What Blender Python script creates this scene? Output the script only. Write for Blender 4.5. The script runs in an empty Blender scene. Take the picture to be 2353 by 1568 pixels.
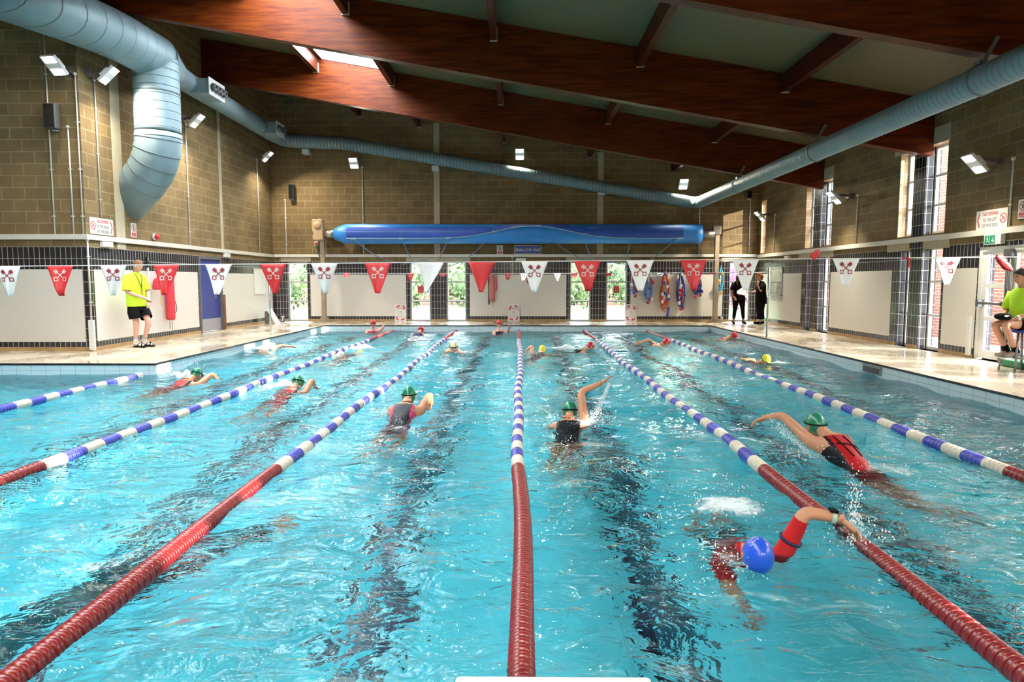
import bpy, bmesh, math, random
import numpy as np
from mathutils import Vector, Matrix, Euler, noise
random.seed(7)
C = bpy.context.scene.collection
S = bpy.context.scene
PI = math.pi

# ------------------------------------------------------------------ camera
cd = bpy.data.cameras.new('camera')
cd.sensor_width = 48.0
cd.lens = 48.0 * 1568.0 / 2353.0
cd.clip_start = 0.05
cd.clip_end = 300
cam = bpy.data.objects.new('camera', cd)
C.objects.link(cam)
cam.location = (0, 0, 1.38)
cam.rotation_euler = (math.radians(90 - 4.993), 0, math.radians(0.637))
S.camera = cam

# ------------------------------------------------------------------ world, sun, exposure
S.view_settings.view_transform = 'Standard'
S.view_settings.look = 'None'
S.view_settings.exposure = 0.15
S.view_settings.gamma = 1.0
S.cycles.max_bounces = 10
S.cycles.diffuse_bounces = 4
S.cycles.glossy_bounces = 4
S.cycles.transmission_bounces = 8
S.cycles.transparent_max_bounces = 16
S.cycles.sample_clamp_indirect = 12.0
S.cycles.caustics_reflective = False
S.cycles.use_denoising = True

w = bpy.data.worlds.new('sky')
S.world = w
w.use_nodes = True
nt = w.node_tree
bg = nt.nodes['Background']
# overcast-bright sky: brightest overhead, paler near the horizon
tc = nt.nodes.new('ShaderNodeTexCoord')
sx = nt.nodes.new('ShaderNodeSeparateXYZ'); nt.links.new(tc.outputs['Generated'], sx.inputs[0])
mr = nt.nodes.new('ShaderNodeMapRange'); mr.inputs[1].default_value = 0.05; mr.inputs[2].default_value = 0.9
mr.inputs[3].default_value = 2.5; mr.inputs[4].default_value = 48.0
nt.links.new(sx.outputs[2], mr.inputs[0]); nt.links.new(mr.outputs[0], bg.inputs[1])
bg.inputs[0].default_value = (0.86, 0.93, 1.0, 1)

sd = bpy.data.lights.new('sun', 'SUN')
sd.energy = 18.0
sd.angle = math.radians(0.6)
sd.color = (1.0, 0.93, 0.82)
sun = bpy.data.objects.new('sun', sd)
C.objects.link(sun)
sun.rotation_euler = Vector((-0.883, 0.401, -0.243)).to_track_quat('-Z', 'Y').to_euler()

# ------------------------------------------------------------------ materials
MATS = {}
def nt_new(name):
    m = bpy.data.materials.new(name)
    m.use_nodes = True
    nt = m.node_tree
    return m, nt, nt.nodes['Principled BSDF'], nt.nodes['Material Output']
def lk(nt, a, b): nt.links.new(a, b)
def P(name, col, rough=0.5, metal=0.0, spec=0.5, bump=0.0, bscale=40.0, vary=0.0, vscale=3.0, emit=0.0, sss=0.0, coat=0.0):
    """plain procedural material: colour with a soft noise variation and a fine noise bump"""
    if name in MATS: return MATS[name]
    m, nt, b, out = nt_new(name)
    b.inputs['Base Color'].default_value = (*col, 1)
    b.inputs['Roughness'].default_value = rough
    b.inputs['Metallic'].default_value = metal
    b.inputs['Specular IOR Level'].default_value = spec
    if coat: b.inputs['Coat Weight'].default_value = coat
    if sss:
        b.inputs['Subsurface Weight'].default_value = sss
        b.inputs['Subsurface Radius'].default_value = (0.02, 0.008, 0.004)
    if emit:
        b.inputs['Emission Color'].default_value = (*col, 1)
        b.inputs['Emission Strength'].default_value = emit
    tc = nt.nodes.new('ShaderNodeTexCoord')
    if vary:
        n = nt.nodes.new('ShaderNodeTexNoise'); n.inputs['Scale'].default_value = vscale; n.inputs['Detail'].default_value = 5
        lk(nt, tc.outputs['Object'], n.inputs['Vector'])
        r = nt.nodes.new('ShaderNodeMapRange'); r.inputs[1].default_value = 0.3; r.inputs[2].default_value = 0.7
        r.inputs[3].default_value = 1 - vary; r.inputs[4].default_value = 1 + vary
        lk(nt, n.outputs['Fac'], r.inputs[0])
        v = nt.nodes.new('ShaderNodeVectorMath'); v.operation = 'SCALE'; v.inputs[0].default_value = col
        lk(nt, r.outputs[0], v.inputs['Scale'])
        lk(nt, v.outputs[0], b.inputs['Base Color'])
    if bump:
        n2 = nt.nodes.new('ShaderNodeTexNoise'); n2.inputs['Scale'].default_value = bscale; n2.inputs['Detail'].default_value = 4
        lk(nt, tc.outputs['Object'], n2.inputs['Vector'])
        bp = nt.nodes.new('ShaderNodeBump'); bp.inputs['Strength'].default_value = bump; bp.inputs['Distance'].default_value = 0.02
        lk(nt, n2.outputs['Fac'], bp.inputs['Height']); lk(nt, bp.outputs[0], b.inputs['Normal'])
    MATS[name] = m
    return m

def wall_vec(nt, axis):
    """(u, v, 0) in metres on a wall: axis 'x' = wall that runs along X, 'y' = wall that runs along Y"""
    tc = nt.nodes.new('ShaderNodeTexCoord')
    s = nt.nodes.new('ShaderNodeSeparateXYZ'); lk(nt, tc.outputs['Object'], s.inputs[0])
    c = nt.nodes.new('ShaderNodeCombineXYZ')
    lk(nt, s.outputs[{'x': 0, 'y': 1, 'z': 0}[axis]], c.inputs[0])
    lk(nt, s.outputs[{'x': 2, 'y': 2, 'z': 1}[axis]], c.inputs[1])
    return c.outputs[0], tc

def brickmat(name, axis, c1, c2, mortar, bw, rh, msize, offset=0.5, rough=0.8, bumpd=0.01, shift=(0, 0), vary=0.0, msmooth=0.1, spec=0.3):
    if name in MATS: return MATS[name]
    m, nt, b, out = nt_new(name)
    vec, tc = wall_vec(nt, axis)
    ad = nt.nodes.new('ShaderNodeVectorMath'); ad.operation = 'ADD'; ad.inputs[1].default_value = (shift[0], shift[1], 0)
    lk(nt, vec, ad.inputs[0])
    br = nt.nodes.new('ShaderNodeTexBrick')
    br.offset = offset; br.offset_frequency = 2
    br.inputs['Color1'].default_value = (*c1, 1); br.inputs['Color2'].default_value = (*c2, 1); br.inputs['Mortar'].default_value = (*mortar, 1)
    br.inputs['Scale'].default_value = 1.0
    br.inputs['Mortar Size'].default_value = msize
    br.inputs['Mortar Smooth'].default_value = msmooth
    br.inputs['Brick Width'].default_value = bw
    br.inputs['Row Height'].default_value = rh
    lk(nt, ad.outputs[0], br.inputs['Vector'])
    col = br.outputs['Color']
    if vary:
        n = nt.nodes.new('ShaderNodeTexNoise'); n.inputs['Scale'].default_value = 1.3; n.inputs['Detail'].default_value = 6; n.inputs['Roughness'].default_value = 0.65
        lk(nt, tc.outputs['Object'], n.inputs['Vector'])
        r = nt.nodes.new('ShaderNodeMapRange'); r.inputs[1].default_value = 0.3; r.inputs[2].default_value = 0.7
        r.inputs[3].default_value = 1 - vary; r.inputs[4].default_value = 1 + vary
        lk(nt, n.outputs['Fac'], r.inputs[0])
        v = nt.nodes.new('ShaderNodeVectorMath'); v.operation = 'SCALE'
        lk(nt, col, v.inputs[0]); lk(nt, r.outputs[0], v.inputs['Scale'])
        col = v.outputs[0]
    lk(nt, col, b.inputs['Base Color'])
    b.inputs['Roughness'].default_value = rough
    b.inputs['Specular IOR Level'].default_value = spec
    bp = nt.nodes.new('ShaderNodeBump'); bp.inputs['Strength'].default_value = 0.6; bp.inputs['Distance'].default_value = bumpd; bp.invert = True
    lk(nt, br.outputs['Fac'], bp.inputs['Height']); lk(nt, bp.outputs[0], b.inputs['Normal'])
    MATS[name] = m
    return m

BLOCK = dict(c1=(0.175, 0.118, 0.052), c2=(0.135, 0.090, 0.040), mortar=(0.225, 0.165, 0.088), bw=0.46, rh=0.229, msize=0.012, rough=0.9, vary=0.22, bumpd=0.008)
block_x = brickmat('tan_blockwork_x', 'x', **BLOCK)
block_y = brickmat('tan_blockwork_y', 'y', **BLOCK)
DT = dict(c1=(0.018, 0.017, 0.020), c2=(0.024, 0.022, 0.026), mortar=(0.36, 0.34, 0.31), bw=0.105, rh=0.23, msize=0.006, offset=0.0, rough=0.18, bumpd=0.003, spec=0.5)
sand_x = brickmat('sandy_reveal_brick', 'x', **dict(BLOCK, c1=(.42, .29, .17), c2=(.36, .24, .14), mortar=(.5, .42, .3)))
dark_x = brickmat('dark_tile_x', 'x', shift=(0, 0.01), **DT)
dark_y = brickmat('dark_tile_y', 'y', shift=(0, 0.01), **DT)
WT = dict(c1=(0.68, 0.65, 0.60), c2=(0.67, 0.64, 0.59), mortar=(0.66, 0.63, 0.58), bw=0.15, rh=0.15, msize=0.004, offset=0.0, rough=0.28, bumpd=0.001, spec=0.4)
white_x = brickmat('white_tile_x', 'x', **WT)
white_y = brickmat('white_tile_y', 'y', **WT)
skirt = P('sandy_quarry_tile', (0.36, 0.23, 0.10), 0.45, vary=0.2, vscale=6)
concrete = P('painted_concrete', (0.36, 0.31, 0.22), 0.8, vary=0.08)
redbrick_y = brickmat('red_brick_y', 'y', (0.30, 0.11, 0.075), (0.24, 0.09, 0.065), (0.31, 0.24, 0.20), 0.225, 0.075, 0.012, vary=0.25)
redbrick_x = brickmat('red_brick_x', 'x', (0.12, 0.03, 0.018), (0.09, 0.026, 0.018), (0.16, 0.14, 0.12), 0.225, 0.075, 0.012, vary=0.25)

# ------------------------------------------------------------------ mesh helper
class MB:
    """collects shapes and links them as ONE mesh object"""
    def __init__(s): s.v = []; s.f = []; s.m = []; s.sm = []
    def add(s, vs, fs, mi=0, smooth=False):
        b = len(s.v)
        s.v += [tuple(v) for v in vs]
        for f in fs:
            s.f.append([b + i for i in f]); s.m.append(mi); s.sm.append(smooth)
        return s
    def box(s, c, d, mi=0, M=None):
        x, y, z = d[0] / 2, d[1] / 2, d[2] / 2
        vs = [Vector((a * x, b_ * y, e * z)) for a in (-1, 1) for b_ in (-1, 1) for e in (-1, 1)]
        if M is not None: vs = [M @ v for v in vs]
        vs = [v + Vector(c) for v in vs]
        return s.add(vs, [(0, 1, 3, 2), (4, 6, 7, 5), (0, 4, 5, 1), (2, 3, 7, 6), (0, 2, 6, 4), (1, 5, 7, 3)], mi)
    def box2(s, lo, hi, mi=0):
        return s.box([(lo[i] + hi[i]) / 2 for i in range(3)], [hi[i] - lo[i] for i in range(3)], mi)
    def tube(s, pts, r, n=10, mi=0, caps=True, smooth=True, sx=1.0):
        pts = [Vector(p) for p in pts]
        k = len(pts)
        rs = r if isinstance(r, (list, tuple)) else [r] * k
        t0 = (pts[1] - pts[0]).normalized()
        up = Vector((0, 0, 1)) if abs(t0.z) < 0.9 else Vector((1, 0, 0))
        nrm = (up - t0 * up.dot(t0)).normalized()
        vs = []
        for i in range(k):
            if i == 0: t = pts[1] - pts[0]
            elif i == k - 1: t = pts[-1] - pts[-2]
            else: t = (pts[i + 1] - pts[i]).normalized() + (pts[i] - pts[i - 1]).normalized()
            if t.length < 1e-9: t = t0
            t = t.normalized()
            nrm = nrm - t * nrm.dot(t)
            if nrm.length < 1e-6: nrm = t.orthogonal()
            nrm.normalize()
            bi = t.cross(nrm)
            for j in range(n):
                a = 2 * PI * j / n
                vs.append(pts[i] + (nrm * math.cos(a) + bi * math.sin(a) * sx) * rs[i])
        fs = []
        for i in range(k - 1):
            for j in range(n):
                fs.append((i * n + j, i * n + (j + 1) % n, (i + 1) * n + (j + 1) % n, (i + 1) * n + j))
        s.add(vs, fs, mi, smooth)
        if caps:
            s.add(vs[:n], [tuple(range(n))[::-1]], mi)
            s.add(vs[-n:], [tuple(range(n))], mi)
        return s
    def lathe(s, prof, n=16, mi=0, M=None, smooth=True):
        """prof: (r, z) pairs around local Z"""
        vs = []
        for r, z in prof:
            for j in range(n):
                a = 2 * PI * j / n
                v = Vector((r * math.cos(a), r * math.sin(a), z))
                vs.append(M @ v if M is not None else v)
        fs = []
        for i in range(len(prof) - 1):
            for j in range(n):
                fs.append((i * n + j, i * n + (j + 1) % n, (i + 1) * n + (j + 1) % n, (i + 1) * n + j))
        return s.add(vs, fs, mi, smooth)
    def ball(s, c, r, n=12, mi=0, M=None):
        c = Vector(c); rr = r if isinstance(r, (tuple, list)) else (r, r, r)
        vs = []; h = n // 2
        for i in range(h + 1):
            th = PI * i / h
            for j in range(n):
                a = 2 * PI * j / n
                v = Vector((rr[0] * math.sin(th) * math.cos(a), rr[1] * math.sin(th) * math.sin(a), rr[2] * math.cos(th)))
                if M is not None: v = M @ v
                vs.append(c + v)
        fs = []
        for i in range(h):
            for j in range(n):
                fs.append((i * n + j, (i + 1) * n + j, (i + 1) * n + (j + 1) % n, i * n + (j + 1) % n))
        return s.add(vs, fs, mi, True)
    def poly(s, pts, mi=0):
        return s.add(pts, [tuple(range(len(pts)))], mi)
    def prism(s, pts, d, mi=0):
        """polygon extruded by vector d"""
        d = Vector(d); n = len(pts); a = [Vector(p) for p in pts]; b_ = [p + d for p in a]
        fs = [tuple(range(n))[::-1], tuple(range(n, 2 * n))]
        for i in range(n): fs.append((i, (i + 1) % n, n + (i + 1) % n, n + i))
        return s.add(a + b_, fs, mi)
    def build(s, name, mats, parent=None, loc=None, bevel=0.0):
        me = bpy.data.meshes.new(name)
        me.from_pydata([tuple(v) for v in s.v], [], s.f)
        if not isinstance(mats, (list, tuple)): mats = [mats]
        for m in mats: me.materials.append(m)
        me.polygons.foreach_set('material_index', s.m)
        me.polygons.foreach_set('use_smooth', s.sm)
        bm = bmesh.new(); bm.from_mesh(me)
        bmesh.ops.remove_doubles(bm, verts=bm.verts, dist=1e-6)
        bmesh.ops.recalc_face_normals(bm, faces=bm.faces)
        bm.to_mesh(me); bm.free()
        me.update()
        o = bpy.data.objects.new(name, me)
        C.objects.link(o)
        if parent is not None:
            o.parent = parent
        if loc is not None: o.location = loc
        if bevel:
            b = o.modifiers.new('bevel', 'BEVEL'); b.width = bevel; b.segments = 2; b.limit_method = 'ANGLE'
        return o

def tag(o, label, cat, group=None, kind=None):
    if label: o['label'] = label
    if cat: o['category'] = cat
    if group: o['group'] = group
    if kind: o['kind'] = kind
    return o
def thing(name, label, cat, loc=(0, 0, 0), rz=0.0, group=None):
    o = bpy.data.objects.new(name, None)
    o.empty_display_size = 0.1
    C.objects.link(o)
    o.location = loc; o.rotation_euler = (0, 0, rz)
    return tag(o, label, cat, group)
def struct(name, mb, mats, parent=None, bevel=0.0):
    o = mb.build(name, mats, parent, bevel=bevel)
    if parent is None: o['kind'] = 'structure'
    return o

# ------------------------------------------------------------------ room shell
XL, XR, YB, YF, XE, YN = -8.5, 8.15, 23.6, 13.42, -13.5, -6.5
ROOF0, SL = 3.86, 0.175                      # beam underside at the right wall, roof slope
def beam_z(x): return ROOF0 + SL * (8.1 - x)
def ceil_z(x): return beam_z(x) + 1.07
PX0, PX1, PY0, PY1, PRY = -6.15, 6.0, 1.0, 21.45, 11.35     # pool edges; west part is wider up to PRY
WZ = -0.19

def wall_cells(mb, to3, us, vs, pick, out, depth, reveal):
    """a wall as a grid of cells; pick(u, v) gives a material index or None for an opening, whose sides get reveals"""
    us = sorted(set(us)); vs = sorted(set(vs))
    g = {}
    for i in range(len(us) - 1):
        for j in range(len(vs) - 1):
            g[i, j] = pick((us[i] + us[i + 1]) / 2, (vs[j] + vs[j + 1]) / 2)
    o3 = Vector(out) * depth
    for (i, j), m in g.items():
        a, b_, c, d = us[i], us[i + 1], vs[j], vs[j + 1]
        if m is not None:
            mb.add([to3(a, c), to3(b_, c), to3(b_, d), to3(a, d)], [(0, 1, 2, 3)], m)
        else:
            for di, dj, p, q in ((-1, 0, (a, c), (a, d)), (1, 0, (b_, c), (b_, d)), (0, -1, (a, c), (b_, c)), (0, 1, (a, d), (b_, d))):
                if g.get((i + di, j + dj), 0) is not None:
                    P1, P2 = Vector(to3(*p)), Vector(to3(*q))
                    mb.add([P1, P2, P2 + o3, P1 + o3], [(0, 1, 2, 3)], reveal[g.get((i + di, j + dj), 0)] if dj == 0 else 3)

def inr(x, rs): return any(a <= x <= b for a, b in rs)

# back wall
WIN_B = [(-8.03, -7.33), (-3.78, -3.08), (-2.53, -1.84), (1.73, 2.45), (2.98, 3.70), (7.20, 7.93)]
PAN_B = [(-7.23, -3.92), (-1.72, 1.61), (3.82, 6.98)]
us = [XL, XR] + [a for p in WIN_B + PAN_B for a in p]
vs = [0, .075, .18, 1.62, 2.06, 2.2]
vs += [9.0]
def pick_b(u, v):
    if v > 2.06: return 0
    if inr(u, WIN_B): return None
    if v < .075: return 3
    if .18 < v < 1.62 and inr(u, PAN_B): return 2
    return 1
mb = MB(); wall_cells(mb, lambda u, v: (u, YB, v), us, vs, pick_b, (0, 1, 0), 0.28, (4, 5, 5, 5))
struct('wall_back', mb, [block_x, dark_x, white_x, skirt, block_y, dark_y])
# left wall and the short wall that faces the camera
us = [YF, YB, 13.6, 18.0, 18.08, 19.42, 19.5, 22.9]
def pick_l(u, v):
    if 18.08 < u < 19.42 and v < 2.06: return None
    if v > 2.06: return 0
    if v < .075: return 3
    if .18 < v < 1.62 and (13.6 < u < 18.0 or 19.5 < u < 23.45): return 2
    return 1
mb = MB(); wall_cells(mb, lambda u, v: (XL, u, v), us + [23.45], vs, pick_l, (-1, 0, 0), 0.12, (4, 5, 5, 5))
struct('wall_left', mb, [block_y, dark_y, white_y, skirt, block_x, dark_x])
def pick_f(u, v):
    if v > 2.06: return 0
    if v < .075: return 3
    if .18 < v < 1.62 and u < -8.62: return 2
    return 1
mb = MB(); wall_cells(mb, lambda u, v: (u, YF, v), [XE, -8.62, XL], vs, pick_f, (0, 1, 0), 0.1, (0, 0, 0, 0))
struct('wall_front', mb, [block_x, dark_x, white_x, skirt])
# right wall: tiled pillars with a window on either side, repeated with the roof bays
PIL = [19.03, 14.23, 9.4, 4.6, -0.25, -5.1]
HI = [(22.9, 23.35)]; LO = []; DARK = []
for p in PIL:
    HI += [(p + .21, p + .72), (p - .9, p - .21)]
    LO += [(p + .21, p + .60), (p - .9, p - .21)]
    DARK += [(p - .97, p + .87)]
DOOR = (10.75, 12.3)
us = [YN, YB, DOOR[0], DOOR[1]] + [a for q in HI + LO + DARK for a in q]
for p in PIL: us += [p - .21, p + .21]
us = [u for u in us if u >= YN]
vr = [0, .075, .18, 1.62, 1.98, 2.06, 2.32, 4.06, 7]
def pick_r(u, v):
    if DOOR[0] < u < DOOR[1] and v < 1.98: return None
    if 2.32 < v < 4.06:
        return None if inr(u, HI) else (1 if any(abs(u - p) < .21 for p in PIL) else 0)
    if v > 2.06: return 1 if any(abs(u - p) < .21 for p in PIL) and v < 4.06 else 0
    if inr(u, LO) and v > 0.0: return None
    if v < .075: return 3
    if .18 < v < 1.62 and not inr(u, DARK): return 2
    return 1
mb = MB(); wall_cells(mb, lambda u, v: (XR, u, v), us, vr, pick_r, (1, 0, 0), 0.3, (4, 5, 5, 5))
struct('wall_right', mb, [block_y, dark_y, white_y, skirt, sand_x, dark_x])
mb = MB()
mb.add([(XE, YN, -.5), (XR, YN, -.5), (XR, YN, 9), (XE, YN, 9)], [(0, 1, 2, 3)])
struct('wall_near', mb, [block_x])
mb = MB()
mb.add([(XE, YN, -.5), (XE, YF, -.5), (XE, YF, 9), (XE, YN, 9)], [(0, 1, 2, 3)])
struct('wall_far_left', mb, [block_y])

# ------------------------------------------------------------------ ceiling with rooflights
pan, nt, b, out = nt_new('cream_roof_panel')
tc = nt.nodes.new('ShaderNodeTexCoord')
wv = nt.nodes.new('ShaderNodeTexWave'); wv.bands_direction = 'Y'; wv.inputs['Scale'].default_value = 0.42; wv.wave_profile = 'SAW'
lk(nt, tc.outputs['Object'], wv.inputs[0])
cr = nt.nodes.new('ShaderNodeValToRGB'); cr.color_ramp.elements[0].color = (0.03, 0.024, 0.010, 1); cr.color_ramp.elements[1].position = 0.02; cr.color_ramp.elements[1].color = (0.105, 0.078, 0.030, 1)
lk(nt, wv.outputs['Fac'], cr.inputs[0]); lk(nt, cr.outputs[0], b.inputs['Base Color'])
b.inputs['Roughness'].default_value = 0.6
BEAMS = [18.75, 13.9, 9.05, 4.2, -0.65, -5.5]
BW = 0.20
HOLE = (-5.25, -3.55)
ROOFW = [(BEAMS[i + 1] + .12, BEAMS[i] - .12) for i in range(len(BEAMS) - 1)]
us = [XE - .5, XR + .4, HOLE[0], HOLE[1]]
vv = [YN, YB + .2] + [a for q in ROOFW for a in q]
def pick_c(u, v):
    if HOLE[0] < u < HOLE[1] and inr(v, ROOFW): return None
    return 0
mb = MB(); wall_cells(mb, lambda u, v: (u, v, ceil_z(u)), us, vv, pick_c, (0, 0, 1), 0.10, (1, 1, 1, 1))
upst = P('white_upstand', (.75, .74, .70), .6)
struct('ceiling', mb, [pan, upst, upst, upst])

# timber: stained glulam, grain along X
def woodmat(name, sc, dark, light):
    m, nt, b, out = nt_new(name)
    tc = nt.nodes.new('ShaderNodeTexCoord')
    mp = nt.nodes.new('ShaderNodeMapping'); mp.inputs['Scale'].default_value = sc
    lk(nt, tc.outputs['Object'], mp.inputs[0])
    n = nt.nodes.new('ShaderNodeTexNoise'); n.inputs['Scale'].default_value = 3; n.inputs['Detail'].default_value = 6; n.inputs['Roughness'].default_value = .6
    lk(nt, mp.outputs[0], n.inputs['Vector'])
    r = nt.nodes.new('ShaderNodeValToRGB')
    r.color_ramp.elements[0].position = .35; r.color_ramp.elements[0].color = (*dark, 1)
    r.color_ramp.elements[1].position = .68; r.color_ramp.elements[1].color = (*light, 1)
    lk(nt, n.outputs['Fac'], r.inputs[0])
    vo = nt.nodes.new('ShaderNodeTexVoronoi'); vo.inputs['Scale'].default_value = 2.2
    lk(nt, tc.outputs['Object'], vo.inputs['Vector'])
    kr = nt.nodes.new('ShaderNodeValToRGB'); kr.color_ramp.elements[0].color = (.12, .12, .12, 1); kr.color_ramp.elements[1].position = .06; kr.color_ramp.elements[1].color = (1, 1, 1, 1)
    lk(nt, vo.outputs['Distance'], kr.inputs[0])
    mx = nt.nodes.new('ShaderNodeMix'); mx.data_type = 'RGBA'; mx.blend_type = 'MULTIPLY'; mx.inputs[0].default_value = 1
    lk(nt, r.outputs[0], mx.inputs[6]); lk(nt, kr.outputs[0], mx.inputs[7])
    lk(nt, mx.outputs[2], b.inputs['Base Color'])
    b.inputs['Roughness'].default_value = .42
    b.inputs['Specular IOR Level'].default_value = .12
    return m
wood = woodmat('stained_glulam', (.5, 4, 6), (0.046, 0.0065, 0.0014), (0.115, 0.0245, 0.0030))
wood_y = woodmat('stained_purlin', (6, .5, 6), (0.042, 0.007, 0.002), (0.075, 0.013, 0.003))

# ------------------------------------------------------------------ deck and pool basin
deck, nt, b, out = nt_new('wet_cream_deck_tile')
tc = nt.nodes.new('ShaderNodeTexCoord')
n = nt.nodes.new('ShaderNodeTexNoise'); n.inputs['Scale'].default_value = 0.9; n.inputs['Detail'].default_value = 7; n.inputs['Roughness'].default_value = .6
mp = nt.nodes.new('ShaderNodeMapping'); mp.inputs['Scale'].default_value = (1, .6, 1)
lk(nt, tc.outputs['Object'], mp.inputs[0]); lk(nt, mp.outputs[0], n.inputs['Vector'])
r = nt.nodes.new('ShaderNodeValToRGB'); r.color_ramp.elements[0].position = .42; r.color_ramp.elements[0].color = (.10, .10, .10, 1)
r.color_ramp.elements[1].position = .62; r.color_ramp.elements[1].color = (.42, .42, .42, 1)
lk(nt, n.outputs['Fac'], r.inputs[0]); lk(nt, r.outputs[0], b.inputs['Roughness'])
br = nt.nodes.new('ShaderNodeTexBrick'); br.offset = 0
br.inputs['Color1'].default_value = (.42, .355, .27, 1); br.inputs['Color2'].default_value = (.395, .335, .255, 1); br.inputs['Mortar'].default_value = (.36, .30, .23, 1)
br.inputs['Scale'].default_value = 1; br.inputs['Brick Width'].default_value = .15; br.inputs['Row Height'].default_value = .15; br.inputs['Mortar Size'].default_value = .004
lk(nt, tc.outputs['Object'], br.inputs['Vector']); lk(nt, br.outputs['Color'], b.inputs['Base Color'])
n2 = nt.nodes.new('ShaderNodeTexNoise'); n2.inputs['Scale'].default_value = 5; n2.inputs['Detail'].default_value = 3
lk(nt, tc.outputs['Object'], n2.inputs['Vector'])
bp = nt.nodes.new('ShaderNodeBump'); bp.inputs['Strength'].default_value = .12; bp.inputs['Distance'].default_value = .02
lk(nt, n2.outputs['Fac'], bp.inputs['Height']); lk(nt, bp.outputs[0], b.inputs['Normal'])
b.inputs['Specular IOR Level'].default_value = .5

mb = MB()
def rect(x0, x1, y0, y1, z=0, mi=0): mb.add([(x0, y0, z), (x1, y0, z), (x1, y1, z), (x0, y1, z)], [(0, 1, 2, 3)], mi)
rect(PX1, XR + .35, YN, YB + .3); rect(XE, PX0, PY1, YB + .3); rect(PX0, PX1, PY1, YB + .3)
rect(XE, PX0, PRY, PY1); rect(XE, PX1, YN, PY0)
struct('floor', mb, deck)

edge_t = P('black_edge_tile', (.012, .012, .014), .3)
basin_side = brickmat('pale_blue_basin_tile_x', 'x', (.60, .72, .78), (.58, .70, .77), (.38, .46, .50), .25, .125, .005, offset=0, rough=.2)
basin_side_y = brickmat('pale_blue_basin_tile_y', 'y', (.60, .72, .78), (.58, .70, .77), (.38, .46, .50), .25, .125, .005, offset=0, rough=.2)
# pool floor: turquoise mosaic with a dark lane line down the middle of each lane
bot, nt, b, out = nt_new('turquoise_mosaic')
tc = nt.nodes.new('ShaderNodeTexCoord')
br = nt.nodes.new('ShaderNodeTexBrick'); br.offset = 0
br.inputs['Color1'].default_value = (.12, .79, .93, 1); br.inputs['Color2'].default_value = (.14, .83, .95, 1); br.inputs['Mortar'].default_value = (.15, .70, .82, 1)
br.inputs['Scale'].default_value = 1; br.inputs['Brick Width'].default_value = .1; br.inputs['Row Height'].default_value = .1; br.inputs['Mortar Size'].default_value = .004
lk(nt, tc.outputs['Object'], br.inputs['Vector']); lk(nt, br.outputs['Color'], b.inputs['Base Color'])
b.inputs['Roughness'].default_value = .6
line_m = P('navy_lane_line_tile', (.004, .008, .035), .4)
pts = [(PX0, PRY), (PX0, PY1), (PX1, PY1), (PX1, PY0), (XE + .3, PY0), (XE + .3, PRY)]
mb = MB()
def zb(y): return -1.75 + (y - PY0) / (PY1 - PY0) * 0.75
for i in range(6):
    (x0, y0), (x1, y1) = pts[i], pts[(i + 1) % 6]
    horiz = abs(y0 - y1) < 1e-6
    mb.add([(x0, y0, -.03), (x1, y1, -.03), (x1, y1, zb(y1)), (x0, y0, zb(y0))], [(0, 1, 2, 3)], 0 if horiz else 1)
    # thin black edging tile under the deck nosing
    d = .012
    nx, ny = (0, (-d if y0 == PY1 or y0 == PRY else d)) if horiz else ((d if x0 < PX1 - 1 else -d), 0)
    mb.box2((min(x0, x1, x0 + nx), min(y0, y1, y0 + ny), -.03), (max(x0, x1, x0 + nx), max(y0, y1, y0 + ny), .004), 2)
mb.add([(PX0, PY0, zb(PY0)), (PX1, PY0, zb(PY0)), (PX1, PY1, zb(PY1)), (PX0, PY1, zb(PY1))], [(0, 1, 2, 3)], 3)
mb.add([(XE + .3, PY0, zb(PY0)), (PX0, PY0, zb(PY0)), (PX0, PRY, zb(PRY)), (XE + .3, PRY, zb(PRY))], [(0, 1, 2, 3)], 3)
LW = .14
for x in (-5, -3, -1, 1, 3, 5):
    a, c = PY0 + 1.2, PY1 - 1.2
    mb.add([(x - LW, a, zb(a) + .006), (x + LW, a, zb(a) + .006), (x + LW, c, zb(c) + .006), (x - LW, c, zb(c) + .006)], [(0, 1, 2, 3)], 4)
    mb.add([(x - .45, c, zb(c) + .006), (x + .45, c, zb(c) + .006), (x + .45, c + .28, zb(c + .28) + .006), (x - .45, c + .28, zb(c + .28) + .006)], [(0, 1, 2, 3)], 4)
struct('pool_basin', mb, [basin_side, basin_side_y, edge_t, bot, line_m])

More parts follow.
